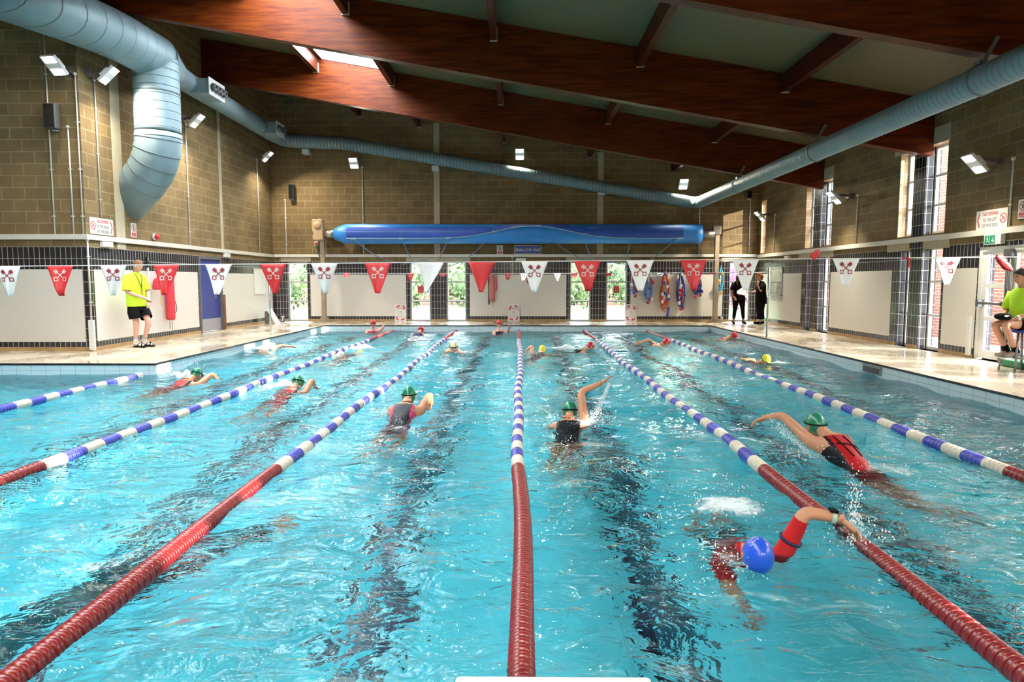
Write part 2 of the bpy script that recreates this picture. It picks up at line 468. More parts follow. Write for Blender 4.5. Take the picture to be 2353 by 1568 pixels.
# ------------------------------------------------------------------ water: a wavy surface mesh, finer ripples in the shader
def wave_h(x, y):
    """height of the pool surface above its rest level"""
    h = np.zeros_like(x)
    rs = np.random.RandomState(5)
    for k in range(46):
        lam = 0.28 * (1.075 ** k) if k < 34 else rs.uniform(.5, 3.0)
        th = rs.uniform(0, 2 * PI)
        kx, ky = 2 * PI / lam * math.cos(th), 2 * PI / lam * math.sin(th)
        wob = rs.uniform(0, 2 * PI)
        amp = 0.0038 * lam ** .58
        h += amp * np.sin(kx * x + ky * y + wob + 1.2 * np.sin(.9 * x * math.sin(th) + .7 * y * math.cos(th) + k))
    return h
def make_water():
    xs = np.linspace(XE + .31, PX1 - .001, 300)
    # rows get denser towards the near end
    ys = PY0 + (PY1 - PY0) * (np.linspace(0, 1, 420) ** 1.35)
    X, Y = np.meshgrid(xs, ys)
    Z = WZ + wave_h(X, Y)
    ny, nx = X.shape
    co = np.stack([X, Y, Z], -1).reshape(-1, 3)
    i = np.arange(nx * ny).reshape(ny, nx)
    q = np.stack([i[:-1, :-1], i[:-1, 1:], i[1:, 1:], i[1:, :-1]], -1).reshape(-1, 4)
    cx = (X[:-1, :-1] + X[1:, 1:]) / 2; cy = (Y[:-1, :-1] + Y[1:, 1:]) / 2
    keep = ~((cx < PX0 - .05) & (cy > PRY + .03))
    q = q[keep.reshape(-1)]
    me = bpy.data.meshes.new('pool_water')
    me.vertices.add(len(co)); me.vertices.foreach_set('co', co.reshape(-1))
    me.loops.add(q.size); me.loops.foreach_set('vertex_index', q.reshape(-1))
    me.polygons.add(len(q)); me.polygons.foreach_set('loop_start', np.arange(0, q.size, 4)); me.polygons.foreach_set('loop_total', np.full(len(q), 4))
    me.update(); me.validate()
    me.polygons.foreach_set('use_smooth', np.ones(len(me.polygons), dtype=bool))
    o = bpy.data.objects.new('pool_water', me); C.objects.link(o)
    return o
def water_mat(mode):
    m = bpy.data.materials.new('pool_water'); m.use_nodes = True
    nt = m.node_tree; nt.nodes.clear()
    out = nt.nodes.new('ShaderNodeOutputMaterial')
    tc = nt.nodes.new('ShaderNodeTexCoord')
    hs = None
    for sc, dist, st, stretch in ((3.6, .075, .9, 1.6), (11, .013, .8, 1.3), (40, .003, .35, 1.0)):
        mp = nt.nodes.new('ShaderNodeMapping'); mp.inputs['Scale'].default_value = (1, stretch, 1); mp.inputs['Rotation'].default_value = (0, 0, .3)
        lk(nt, tc.outputs['Object'], mp.inputs[0])
        n = nt.nodes.new('ShaderNodeTexNoise'); n.inputs['Scale'].default_value = sc; n.inputs['Detail'].default_value = 3; n.inputs['Roughness'].default_value = .5; n.inputs['Distortion'].default_value = .8
        lk(nt, mp.outputs[0], n.inputs['Vector'])
        bp = nt.nodes.new('ShaderNodeBump'); bp.inputs['Strength'].default_value = st; bp.inputs['Distance'].default_value = dist
        lk(nt, n.outputs['Fac'], bp.inputs['Height'])
        if hs is not None: lk(nt, hs, bp.inputs['Normal'])
        hs = bp.outputs[0]
    fr = nt.nodes.new('ShaderNodeFresnel'); fr.inputs[0].default_value = 1.33; lk(nt, hs, fr.inputs['Normal'])
    gl = nt.nodes.new('ShaderNodeBsdfGlossy'); gl.inputs['Roughness'].default_value = .03; lk(nt, hs, gl.inputs['Normal'])
    rf = nt.nodes.new('ShaderNodeBsdfRefraction'); rf.inputs['IOR'].default_value = 1.33; rf.inputs['Roughness'].default_value = 0.0; lk(nt, hs, rf.inputs['Normal'])
    rf.inputs['Color'].default_value = (.84, .98, 1, 1)
    tr = nt.nodes.new('ShaderNodeBsdfTransparent'); tr.inputs['Color'].default_value = (.84, .98, 1, 1)
    mx = nt.nodes.new('ShaderNodeMixShader'); mx.inputs[0].default_value = mode
    lk(nt, tr.outputs[0], mx.inputs[1]); lk(nt, rf.outputs[0], mx.inputs[2])
    m2 = nt.nodes.new('ShaderNodeMixShader'); lk(nt, fr.outputs[0], m2.inputs[0]); lk(nt, mx.outputs[0], m2.inputs[1]); lk(nt, gl.outputs[0], m2.inputs[2])
    # thin drifts of air bubbles at the churned surface
    mp = nt.nodes.new('ShaderNodeMapping'); mp.inputs['Scale'].default_value = (.55, 1.0, 1); lk(nt, tc.outputs['Object'], mp.inputs[0])
    n1 = nt.nodes.new('ShaderNodeTexNoise'); n1.inputs['Scale'].default_value = .85; n1.inputs['Detail'].default_value = 4; n1.inputs['Distortion'].default_value = .6; lk(nt, mp.outputs[0], n1.inputs['Vector'])
    n2 = nt.nodes.new('ShaderNodeTexNoise'); n2.inputs['Scale'].default_value = 9; n2.inputs['Detail'].default_value = 8; n2.inputs['Roughness'].default_value = .7; n2.inputs['Distortion'].default_value = 1.4; lk(nt, mp.outputs[0], n2.inputs['Vector'])
    fs_ = []
    for n_, lo, hi, top in ((n1, .50, .70, 1.0), (n2, .50, .78, .75)):
        r = nt.nodes.new('ShaderNodeMapRange'); r.inputs[1].default_value = lo; r.inputs[2].default_value = hi; r.inputs[4].default_value = top
        lk(nt, n_.outputs['Fac'], r.inputs[0]); fs_.append(r)
    mu = nt.nodes.new('ShaderNodeMath'); mu.operation = 'MULTIPLY'; lk(nt, fs_[0].outputs[0], mu.inputs[0]); lk(nt, fs_[1].outputs[0], mu.inputs[1])
    df = nt.nodes.new('ShaderNodeBsdfDiffuse'); df.inputs[0].default_value = (.62, .84, .88, 1); lk(nt, hs, df.inputs['Normal'])
    m3 = nt.nodes.new('ShaderNodeMixShader'); lk(nt, mu.outputs[0], m3.inputs[0]); lk(nt, m2.outputs[0], m3.inputs[1]); lk(nt, df.outputs[0], m3.inputs[2])
    lk(nt, m3.outputs[0], out.inputs[0])
    return m
water = make_water()
water.data.materials.append(water_mat(.89))
tag(water, 'clear turquoise swimming pool water with choppy ripples filling the basin', 'water', kind='stuff')

# ------------------------------------------------------------------ glazing
def glass_mat():
    m = bpy.data.materials.new('window_glass'); m.use_nodes = True
    nt = m.node_tree; nt.nodes.clear()
    out = nt.nodes.new('ShaderNodeOutputMaterial')
    tr = nt.nodes.new('ShaderNodeBsdfTransparent'); tr.inputs[0].default_value = (.95, .97, .97, 1)
    gl = nt.nodes.new('ShaderNodeBsdfGlossy'); gl.inputs['Roughness'].default_value = .02
    lw = nt.nodes.new('ShaderNodeLayerWeight'); lw.inputs[0].default_value = .5
    pw = nt.nodes.new('ShaderNodeMath'); pw.operation = 'POWER'; pw.inputs[1].default_value = 5; lk(nt, lw.outputs['Facing'], pw.inputs[0])
    ma = nt.nodes.new('ShaderNodeMath'); ma.operation = 'MULTIPLY_ADD'; ma.inputs[1].default_value = .9; ma.inputs[2].default_value = .05; lk(nt, pw.outputs[0], ma.inputs[0])
    mx = nt.nodes.new('ShaderNodeMixShader'); lk(nt, ma.outputs[0], mx.inputs[0]); lk(nt, tr.outputs[0], mx.inputs[1]); lk(nt, gl.outputs[0], mx.inputs[2])
    lk(nt, mx.outputs[0], out.inputs[0])
    return m
glass = glass_mat()
alu = P('grey_aluminium_frame', (.46, .46, .47), .4, metal=.3)
whitepaint = P('white_painted_frame', (.78, .78, .77), .35)
greypaint = P('grey_painted_metal', (.42, .42, .42), .4)
wn = [0]
def window(axis, c, u0, u1, v0, v1, rows, fm, fw=.05, dep=.06, parent_name='window'):
    """framed window in a wall plane: frame with transoms plus one sheet of glass per light"""
    wn[0] += 1
    f = MB(); g = MB()
    def bx(mb_, a0, a1, b0, b1, d0, d1):
        if axis == 'x': mb_.box2((a0, c + d0, b0), (a1, c + d1, b1))
        else: mb_.box2((c + d0, a0, b0), (c + d1, a1, b1))
    bx(f, u0, u0 + fw, v0, v1, 0, dep); bx(f, u1 - fw, u1, v0, v1, 0, dep)
    vs_ = [v0] + rows + [v1]
    for k, v in enumerate(vs_):
        if k == 0: bx(f, u0 + fw, u1 - fw, v, v + fw * 1.3, 0, dep)
        elif k == len(vs_) - 1: bx(f, u0 + fw, u1 - fw, v - fw, v, 0, dep)
        else: bx(f, u0 + fw, u1 - fw, v - fw / 2, v + fw / 2, 0, dep)
    o = struct('%s_%d' % (parent_name, wn[0]), f, fm)
    if axis == 'x': g.add([(u0, c + dep / 2, v0), (u1, c + dep / 2, v0), (u1, c + dep / 2, v1), (u0, c + dep / 2, v1)], [(0, 1, 2, 3)])
    else: g.add([(c + dep / 2, u0, v0), (c + dep / 2, u1, v0), (c + dep / 2, u1, v1), (c + dep / 2, u0, v1)], [(0, 1, 2, 3)])
    g.build('pane', glass, o)
    return o
for a, c in WIN_B:
    window('x', YB + .10, a, c, 0, 2.06, [.70, 1.36], alu)
window('y', XR + .16, 22.9, 23.35, 2.32, 4.06, [2.9, 3.48], whitepaint)
for p in PIL:
    for (a, c), (a2, c2) in (((p + .21, p + .72), (p + .21, p + .60)), ((p - .9, p - .21),) * 2):
        window('y', XR + .18, a, c, 2.32, 4.06, [2.9, 3.48], whitepaint)
        window('y', XR + .18, a2, c2, 0, 2.06, [.7, 1.38], whitepaint)
# rooflights
rl, nt, b, out = nt_new('opal_rooflight'); nt.nodes.remove(b)
tr = nt.nodes.new('ShaderNodeBsdfTransparent'); tr.inputs[0].default_value = (.9, .9, .9, 1)
tl = nt.nodes.new('ShaderNodeBsdfTranslucent'); tl.inputs[0].default_value = (.9, .9, .9, 1)
mx = nt.nodes.new('ShaderNodeMixShader'); mx.inputs[0].default_value = .97; lk(nt, tr.outputs[0], mx.inputs[1]); lk(nt, tl.outputs[0], mx.inputs[2]); lk(nt, mx.outputs[0], out.inputs[0])
for k, (y0, y1) in enumerate(ROOFW):
    g = MB()
    xs = [HOLE[0], HOLE[1]]
    g.add([(xs[0], y0, ceil_z(xs[0]) + .09), (xs[1], y0, ceil_z(xs[1]) + .09), (xs[1], y1, ceil_z(xs[1]) + .09), (xs[0], y1, ceil_z(xs[0]) + .09)], [(0, 1, 2, 3)])
    wn[0] += 1
    struct('window_%d' % wn[0], g, rl)

# ------------------------------------------------------------------ outdoors
mb = MB(); mb.box2((10.8, 13.0, -.3), (11.1, 30, 3.0)); mb.box2((10.8, 15.2, 3.0), (13, 18.4, 4.9))
o = mb.build('brick_outbuilding', redbrick_y); tag(o, 'red brick wall outside the glazed exit doors', 'wall', kind='structure')
grassm = P('grass', (.06, .11, .02), .9, vary=.3, vscale=2)
pave = P('paving', (.18, .16, .14), .8, vary=.1)
mb = MB(); mb.add([(-30, YB + .35, -.06), (30, YB + .35, -.06), (30, 60, -.06), (-30, 60, -.06)], [(0, 1, 2, 3)])
struct('lawn', mb, grassm)
mb = MB(); mb.add([(XR + .35, -30, -.06), (60, -30, -.06), (60, YB + .35, -.06), (XR + .35, YB + .35, -.06)], [(0, 1, 2, 3)])
struct('path', mb, pave)

# ------------------------------------------------------------------ roof beams and purlins
def sloped_box(mb, x0, x1, y0, y1, lo, hi):
    """bar along X between two heights that follow the roof slope; lo / hi are offsets from the beam underside"""
    vs = []
    for x in (x0, x1):
        for y in (y0, y1):
            for d in (lo, hi): vs.append((x, y, beam_z(x) + d))
    mb.add(vs, [(0, 1, 3, 2), (4, 6, 7, 5), (0, 4, 5, 1), (2, 3, 7, 6), (0, 2, 6, 4), (1, 5, 7, 3)])
ORD = ['farthest', 'second farthest', 'nearest in view', 'unseen', 'unseen', 'unseen']
for k, y in enumerate(BEAMS):
    mb = MB()
    x0 = XL + .02 if k < 1 else XE
    sloped_box(mb, x0, XR - .01, y - BW / 2, y + BW / 2, 0, 1.06)
    o = mb.build('roof_beam', wood)
    tag(o, ['deep red-stained timber roof beam nearest the back wall', 'deep red-stained timber roof beam halfway down the hall, glowing orange under a rooflight',
            'dark timber roof beam crossing the top right corner of the photo', 'dark timber roof beam above the near end of the pool', 'dark timber roof beam behind the near end of the pool', 'dark timber roof beam against the near wall'][k], 'beam', 'sloping roof beams')
PURL = [-5.42, -3.40, -.51, 2.35, 5.19]
steel = P('zinc_hanger', (.55, .53, .48), .4, metal=.6)
PW = ['far left', 'left', 'middle', 'right', 'far right']
BAY = ['between the back wall and the farthest beam', 'between the farthest and the middle beam', 'between the middle and the nearest beam', 'in front of the nearest beam']
for bi, (ya, yb) in enumerate([(YB, BEAMS[0]), (BEAMS[0], BEAMS[1]), (BEAMS[1], BEAMS[2]), (BEAMS[2], BEAMS[3]), (BEAMS[3], BEAMS[4])]):
    for pi_, x in enumerate(PURL):
        mb = MB()
        top = ceil_z(x) - .01
        y0, y1 = yb + BW / 2, (ya - BW / 2 if bi else ya)
        mb.box2((x - .06, y0, top - .36), (x + .06, y1, top))
        t = mb.build('roof_purlin', wood_y)
        if bi < 4: lab = '%s timber purlin of the row %s' % (PW[pi_], BAY[bi])
        else: lab = '%s timber purlin above the near end of the pool' % PW[pi_]
        tag(t, lab, 'purlin', 'purlins between the roof beams')
        for yy, sg in ((y1, -1), (y0, 1)):
            hb = MB()
            hb.box2((x - .075, min(yy, yy + sg * .05), top - .375), (x + .075, max(yy, yy + sg * .05), top - .36))
            hb.box2((x + .062, min(yy, yy + sg * .05), top - .36), (x + .075, max(yy, yy + sg * .05), top - .12))
            hb.build('hanger', steel, t)

# ------------------------------------------------------------------ LED floodlights
led = P('led_panel', (1.0, .98, .95), .4, emit=25)
lampgrey = P('lamp_grey', (.60, .60, .60), .45)
lampdark = P('lamp_dark', (.10, .09, .08), .5)
def floodlight(pos, out, aim, label, power=200, spread=122, light_aim=None):
    """pos: bracket fixing point on a wall; out: wall normal; aim: direction the lamp faces"""
    t = thing('floodlight', label, 'light', pos, 0, 'LED floodlights on the walls')
    out = Vector(out); aim = Vector(aim).normalized()
    hp = out * .42 + Vector((0, 0, -.03))
    mb = MB(); mb.box(out * .03, (.14, .14, .12)); mb.tube([out * .04, out * .2 + Vector((0, 0, .03)), hp - aim * .06], .03, 8)
    mb.build('bracket', lampdark, t)
    side = aim.cross(Vector((0, 0, 1))).normalized(); up = side.cross(aim).normalized()
    M = Matrix((side, up, aim)).transposed()      # local x side, y up, z aim
    hd = MB()
    hd.box(hp, (.30, .40, .05), M=M)
    for k in range(7): hd.box(hp + M @ Vector((-.12 + .04 * k, 0, -.05)), (.008, .2, .05), M=M)
    h = hd.build('housing', lampgrey, t)
    for s_ in (-1, 1):
        pn = MB(); pn.box(hp + M @ Vector((0, s_ * .13, .027)), (.23, .12, .008), M=M)
        pn.build('led_panel', led, h)
    cb = MB(); cb.tube([out * .05 + Vector((0, 0, -.05)), out * .16 + Vector((0, 0, -.2)), hp - aim * .05 + Vector((0, 0, -.05))], .008, 6)
    cb.build('cable', lampdark, t)
    l = bpy.data.lights.new('flood', 'AREA'); l.shape = 'RECTANGLE'; l.size = .26; l.size_y = .38; l.energy = power; l.color = (1, .91, .72); l.spread = math.radians(spread)
    lo = bpy.data.objects.new('flood', l); C.objects.link(lo); lo.parent = t
    la_ = Vector(light_aim).normalized() if light_aim else aim
    lo.location = hp + aim * .06
    lo.rotation_euler = la_.to_track_quat('-Z', 'Y').to_euler()
    return t
FP = 130
DN = -.9
floodlight((XL, 13.72, 5.45), (1, 0, 0), (.85, .12, -.85), 'floodlight under the fat duct, beside the wall corner at left', FP * 1.45, 140, light_aim=(.45, .12, -1))
floodlight((XL, 17.4, 5.42), (1, 0, 0), (.85, 0, -.85), 'floodlight on the tan left wall just beyond the downpipe of the duct', FP * 1.45, 140, light_aim=(.45, 0, -1))
floodlight((XL, 22.2, 5.40), (1, 0, 0), (.85, 0, -.85), 'small floodlight on the left wall nearest the back corner', FP * 1.45, 140, light_aim=(.45, 0, -1))
floodlight((-8.66, YF, 5.42), (0, -1, 0), (-.1, -.7, -.9), 'glaring floodlight above the black loudspeaker on the front-facing wall', FP)
floodlight((-5.55, YB, 5.36), (0, -1, 0), (-.03, -.85, -.75), 'dazzling floodlight high on the back wall, below the duct at left', FP, 110)
floodlight((.0, YB, 5.64), (0, -1, 0), (-.03, -.85, -.75), 'dazzling floodlight high on the back wall above the middle of the duct', FP, 110)
floodlight((5.46, YB, 4.65), (0, -1, 0), (-.03, -.85, -.75), 'dazzling floodlight on the back wall above the duct bend at right', FP, 110)
floodlight((XR, 22.3, 3.5), (-1, 0, 0), (-.85, 0, -.85), 'small floodlight on the right wall near the far corner', FP, light_aim=(-.45, 0, -1))
floodlight((XR, 17.1, 3.47), (-1, 0, 0), (-.85, 0, -.85), 'floodlight on the right wall between two tall pairs of windows', FP, light_aim=(-.45, 0, -1))
floodlight((XR, 11.9, 3.41), (-1, 0, 0), (-.85, 0, -.85), 'floodlight above the sign that bans diving to the left', FP, light_aim=(-.45, 0, -1))
for y_, w_ in ((7.0, 'added unseen right wall floodlight between the exit doors and the near end'), (2.0, 'added unseen right wall floodlight beside the starting block')):  # out-of-view lamps added to brighten the near water
    floodlight((XR, y_, 3.45), (-1, 0, 0), (-.85, 0, -.85), w_, FP, light_aim=(-.6, 0, -1))
for x_, w_ in ((-6.0, 'left'), (.0, 'middle'), (5.0, 'right')):  # likewise added behind the camera to lift the near end of the pool
    floodlight((x_, YN, 4.6), (0, 1, 0), (.03, .85, -.75), 'added unseen %s floodlight on the near wall behind the starting block' % w_, FP * 2.2, 118, light_aim=(0, .7, -.85))

# ------------------------------------------------------------------ ventilation duct
def lin(a, b_, n): return [a + (b_ - a) * i / (n - 1) for i in range(n)]
def arc_pts(path, rad, seg=6):
    """round the corners of a polyline"""
    path = [Vector(p) for p in path]; o = [path[0]]
    for i in range(1, len(path) - 1):
        a, b_, c = path[i - 1], path[i], path[i + 1]
        d1 = (a - b_); d2 = (c - b_); L = min(rad, d1.length * .48, d2.length * .48)
        p, q = b_ + d1.normalized() * L, b_ + d2.normalized() * L
        for k in range(seg + 1):
            t = k / seg
            o.append(p * (1 - t) ** 2 + b_ * 2 * t * (1 - t) + q * t * t)
    o.append(path[-1]); return o
def resample(pts, step):
    o = [pts[0].copy()]; acc = 0
    for a, b_ in zip(pts, pts[1:]):
        L = (b_ - a).length
        if L < 1e-9: continue
        pos = step - acc
        while pos <= L:
            o.append(a + (b_ - a) * (pos / L)); pos += step
        acc = (acc + L) % step
    if (o[-1] - pts[-1]).length > step * .3: o.append(pts[-1].copy())
    return o
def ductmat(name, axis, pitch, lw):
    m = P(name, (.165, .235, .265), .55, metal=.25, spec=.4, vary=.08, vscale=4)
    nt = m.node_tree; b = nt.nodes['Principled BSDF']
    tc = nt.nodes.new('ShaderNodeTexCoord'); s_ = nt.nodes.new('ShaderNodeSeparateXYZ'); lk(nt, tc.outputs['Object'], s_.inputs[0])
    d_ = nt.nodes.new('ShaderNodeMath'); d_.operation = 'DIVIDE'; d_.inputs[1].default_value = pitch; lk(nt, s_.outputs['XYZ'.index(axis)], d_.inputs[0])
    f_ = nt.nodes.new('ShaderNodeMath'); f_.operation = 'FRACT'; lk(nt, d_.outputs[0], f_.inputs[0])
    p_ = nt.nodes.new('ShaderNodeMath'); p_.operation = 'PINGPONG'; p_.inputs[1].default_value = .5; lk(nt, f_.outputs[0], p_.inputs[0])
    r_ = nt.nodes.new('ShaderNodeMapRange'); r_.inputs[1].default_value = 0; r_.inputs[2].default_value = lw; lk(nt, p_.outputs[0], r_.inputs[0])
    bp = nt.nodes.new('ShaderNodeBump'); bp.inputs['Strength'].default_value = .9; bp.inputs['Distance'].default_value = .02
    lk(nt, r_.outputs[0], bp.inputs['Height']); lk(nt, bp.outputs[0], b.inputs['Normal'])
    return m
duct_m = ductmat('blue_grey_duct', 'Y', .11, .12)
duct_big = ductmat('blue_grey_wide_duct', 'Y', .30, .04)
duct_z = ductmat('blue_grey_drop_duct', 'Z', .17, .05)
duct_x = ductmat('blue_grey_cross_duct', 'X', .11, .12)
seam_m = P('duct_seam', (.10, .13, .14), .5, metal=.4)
def spiral(mb, pts, r, pitch, rib=.006):
    rib *= .5 if callable(r) or r < .3 else 0
    """spiral-seam tube: a slightly ribbed surface"""
    ps = resample(pts, pitch / 3.0)
    n = len(ps); rr = []
    for i in range(n):
        base = r(i / (n - 1)) if callable(r) else r
        rr.append(base + (rib if i % 3 == 0 else 0))
    mb.tube(ps, rr, 22)
vent = thing('ventilation_duct', 'blue-grey metal ventilation duct running along the left, back and right walls', 'duct', (0, 0, 0))
main = arc_pts([(-10.6, 11.4, 6.72), (-9.29, 12.0, 6.45), (-8.2, 12.65, 6.18), (-7.80, 13.5, 6.12), (-7.68, 14.8, 6.08)], .5)
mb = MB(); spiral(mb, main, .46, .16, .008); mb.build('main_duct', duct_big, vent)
red = [Vector((-7.68, 14.75, 6.08)), Vector((-7.74, 15.2, 6.07)), Vector((-7.80, 15.75, 6.06)), Vector((-7.85, 16.4, 6.06))]
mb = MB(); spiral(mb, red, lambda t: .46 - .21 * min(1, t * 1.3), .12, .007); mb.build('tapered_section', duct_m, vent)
left_run = [Vector((-7.85, 16.35, 6.06)), Vector((-7.9, 22.4, 6.08))]
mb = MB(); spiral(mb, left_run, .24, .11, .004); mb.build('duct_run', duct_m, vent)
far_run = arc_pts([(-7.9, 22.3, 6.08), (-7.86, 23.18, 6.06), (-5.9, 23.2, 5.98), (5.85, 23.2, 4.0), (5.9, 22.6, 3.97)], .45)
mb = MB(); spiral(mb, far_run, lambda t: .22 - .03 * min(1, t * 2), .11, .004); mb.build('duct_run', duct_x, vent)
right_run = [Vector((5.9, 22.65, 3.97)), Vector((5.9, 1.0, 3.93))]
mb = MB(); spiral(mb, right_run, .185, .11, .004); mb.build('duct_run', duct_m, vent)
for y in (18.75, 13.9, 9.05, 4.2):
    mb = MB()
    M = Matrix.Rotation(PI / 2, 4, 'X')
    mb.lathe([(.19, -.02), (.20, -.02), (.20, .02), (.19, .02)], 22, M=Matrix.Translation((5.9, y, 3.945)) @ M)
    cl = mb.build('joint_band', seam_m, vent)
    mb = MB(); mb.box((5.88, y, 4.16), (.10, .12, .05)); mb.box((5.93, y - .11, 4.30), (.05, .012, .34), M=Matrix.Rotation(.5, 3, 'Y'))
    mb.build('hanger_bracket', lampdark, vent)
drop = arc_pts([(-7.68, 14.75, 6.05), (-7.68, 14.75, 3.92), (-8.72, 15.2, 3.12)], .6, 9)
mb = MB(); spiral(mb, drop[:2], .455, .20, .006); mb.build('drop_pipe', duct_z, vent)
mb = MB(); mb.tube(drop[1:], [.455 + (.012 if i % 2 else 0) for i in range(len(drop) - 1)], 26); el = mb.build('elbow', P('blue_grey_elbow', (.165, .235, .265), .55, metal=.25, spec=.4, vary=.08, vscale=4), vent)
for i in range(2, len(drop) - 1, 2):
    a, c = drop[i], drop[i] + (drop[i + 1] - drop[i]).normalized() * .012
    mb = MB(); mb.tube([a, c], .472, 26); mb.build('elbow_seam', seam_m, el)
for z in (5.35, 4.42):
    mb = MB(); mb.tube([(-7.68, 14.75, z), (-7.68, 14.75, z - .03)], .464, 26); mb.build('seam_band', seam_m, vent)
nozzle_m = P('dark_nozzle', (.05, .05, .055), .5)
boxgrey = P('white_grille_plate', (.52, .54, .54), .5)
for (cx, cy, cz, L) in ((-7.32, 16.85, 5.98, .80), (-7.36, 21.35, 6.02, .62), (-8.72, 11.1, 6.02, 1.0)):
    e = MB(); e.box2((cx - .45, cy - L / 2, cz - .17), (cx, cy + L / 2, cz + .17))
    bo = e.build('diffuser_box', duct_m, vent)
    e = MB(); e.box2((cx, cy - L / 2 - .03, cz - .20), (cx + .02, cy + L / 2 + .03, cz + .20)); e.build('face_plate', boxgrey, bo)
    for k in range(4):
        yy = cy - L * .36 + k * L * .24
        e = MB(); M = Matrix.Translation((cx + .02, yy, cz)) @ Matrix.Rotation(PI / 2 + .25, 4, 'Y')
        e.lathe([(.085, 0), (.095, .02), (.08, .10), (.055, .11), (.05, .03), (.0, .02)], 14, M=M); e.build('nozzle', nozzle_m, bo)
for x, z in ((-7.18, 5.72), (-2.83, 5.16), (2.75, 4.34)):
    mb = MB(); mb.box((x, 23.35, z), (.22, .3, .16)); mb.build('support_bracket', boxgrey, vent)

# ------------------------------------------------------------------ trunking, conduits, expansion-joint covers
trunk_m = P('pale_plastic_trunking', (.60, .57, .52), .4)
def trunking(a, b_, label):
    mb = MB(); mb.box2(a, b_); o = mb.build('cable_trunking', trunk_m, bevel=.004); tag(o, label, 'trunking', 'cable trunking along the walls'); return o
trunking((XL + .06, YB - .052, 2.21), (XR - .06, YB - .004, 2.31), 'pale cable trunking along the back wall above the dark tiles')
trunking((XL + .004, YF + .0, 2.20), (XL + .052, YB - .06, 2.30), 'pale cable trunking along the left wall above the blue door')
trunking((XE, YF - .052, 2.20), (XL + .05, YF - .004, 2.30), 'pale cable trunking on the front-facing wall below the loudspeaker')
trunking((XR - .052, YN + .01, 2.18), (XR - .004, YB - .06, 2.28), 'pale cable trunking along the right wall between low and high windows')
def conduit(x, y, z0, z1, label, off=(0, 0)):
    t = thing('conduit_pipe', label, 'pipe', (x, y, z0), 0, 'vertical cable conduits')
    mb = MB(); mb.tube([(0, 0, 0), (0, 0, z1 - z0)], .014, 8); mb.build('pipe', trunk_m, t)
    k = 0; z = .35
    while z < z1 - z0 - .1:
        mb = MB(); mb.box((0, 0, z), (.06, .035, .02) if off[1] else (.035, .06, .02)); mb.build('clip', trunk_m, t); z += .9
    mb = MB(); mb.lathe([(0, -.02), (.032, -.02), (.032, .02), (0, .02)], 10, M=Matrix.Translation((0, 0, z1 - z0)) @ Matrix.Rotation(PI / 2, 4, 'X' if off[1] else 'Y')); mb.build('junction_box', trunk_m, t)
    return t
d = .02
conduit(-9.10, YF - d, 2.3, 6.2, 'long conduit running up behind the loudspeaker on the front-facing wall', (0, 1))
conduit(-8.73, YF - d, 2.3, 4.35, 'short conduit ending beside the loudspeaker on the front-facing wall', (0, 1))
conduit(-8.54, YF - d, 2.3, 5.35, 'conduit at the wall corner feeding the glaring floodlight', (0, 1))
conduit(XL + d, 13.9, 2.68, 5.38, 'conduit dropping from the floodlight under the duct to the trunking', (1, 0))
conduit(XL + d, 17.62, 2.3, 5.35, 'conduit below the floodlight just beyond the duct downpipe', (1, 0))
conduit(XL + d, 22.35, 2.3, 5.3, 'conduit below the left wall floodlight nearest the back corner', (1, 0))
conduit(-5.36, YB - d, 2.3, 5.25, 'conduit below the left dazzling floodlight of the back wall', (0, 1))
conduit(6.13, YB - d, 2.3, 4.3, 'conduit on the back wall behind the right end of the blue roller', (0, 1))
conduit(7.83, YB - d, 2.3, 4.2, 'conduit on the back wall close to the right corner', (0, 1))
conduit(-8.02, YB - d, 2.3, 4.15, 'conduit on the back wall below the small black loudspeaker', (0, 1))
conduit(XR - d, 22.1, 2.3, 3.5, 'conduit under the right wall floodlight near the far corner', (1, 0))
conduit(XR - d, 16.75, 2.3, 3.45, 'conduit under the right wall floodlight between the tall windows', (1, 0))
conduit(XR - d, 11.55, 2.3, 3.4, 'conduit beside the sign that bans diving to the left', (1, 0))
conduit(-8.47, YF - d, .62, 2.2, 'white conduit on the tiled corner of the left wall', (0, 1))
conduit(-.25, YB - d, 1.6, 2.2, 'short white conduit dropping past the emergency light of the back wall', (0, 1))
mb = MB(); mb.box2((-8.53, YF - .05, .02), (-8.42, YF, .62)); tag(mb.build('cable_guard', P('white_plastic', (.72, .71, .69), .35), bevel=.005), 'white plastic guard at the foot of the tiled left corner', 'guard')
mb = MB(); mb.box2((XR - .05, 12.34, .05), (XR, 12.44, .75)); tag(mb.build('cable_guard', MATS['white_plastic'], bevel=.005), 'white plastic guard on the dark tiles beside the exit doors', 'guard')
wplast = MATS['white_plastic']
tn = [0]
def strip(lo, hi):
    tn[0] += 1
    mb = MB(); mb.box2(lo, hi); struct('trim_%d' % tn[0], mb, concrete)
strip((XL, 14.42, 2.3), (XL + .015, 14.74, 6.9)); strip((XL, 19.5, 2.3), (XL + .015, 19.66, 6.9))
strip((XL, 14.42, 2.06), (XL + .012, 14.74, 2.2)); 
for x in (-2.83, 2.75): strip((x - .10, YB - .015, 2.31), (x + .10, YB, beam_z(x) + .95))
for a, c in ((-3.9, -1.7), (1.6, 3.8), (6.9, 8.1), (-8.24, -7.2)): strip((a, YB - .012, 2.065), (c, YB, 2.2))
for p in PIL[:3]: strip((XR - .012, p - .95, 4.06), (XR, p + .95, 4.38)); strip((XR - .012, p + .25, 2.02), (XR, p + 1.1, 2.18)); strip((XR - .012, p - 1.1, 2.02), (XR, p - .25, 2.18))

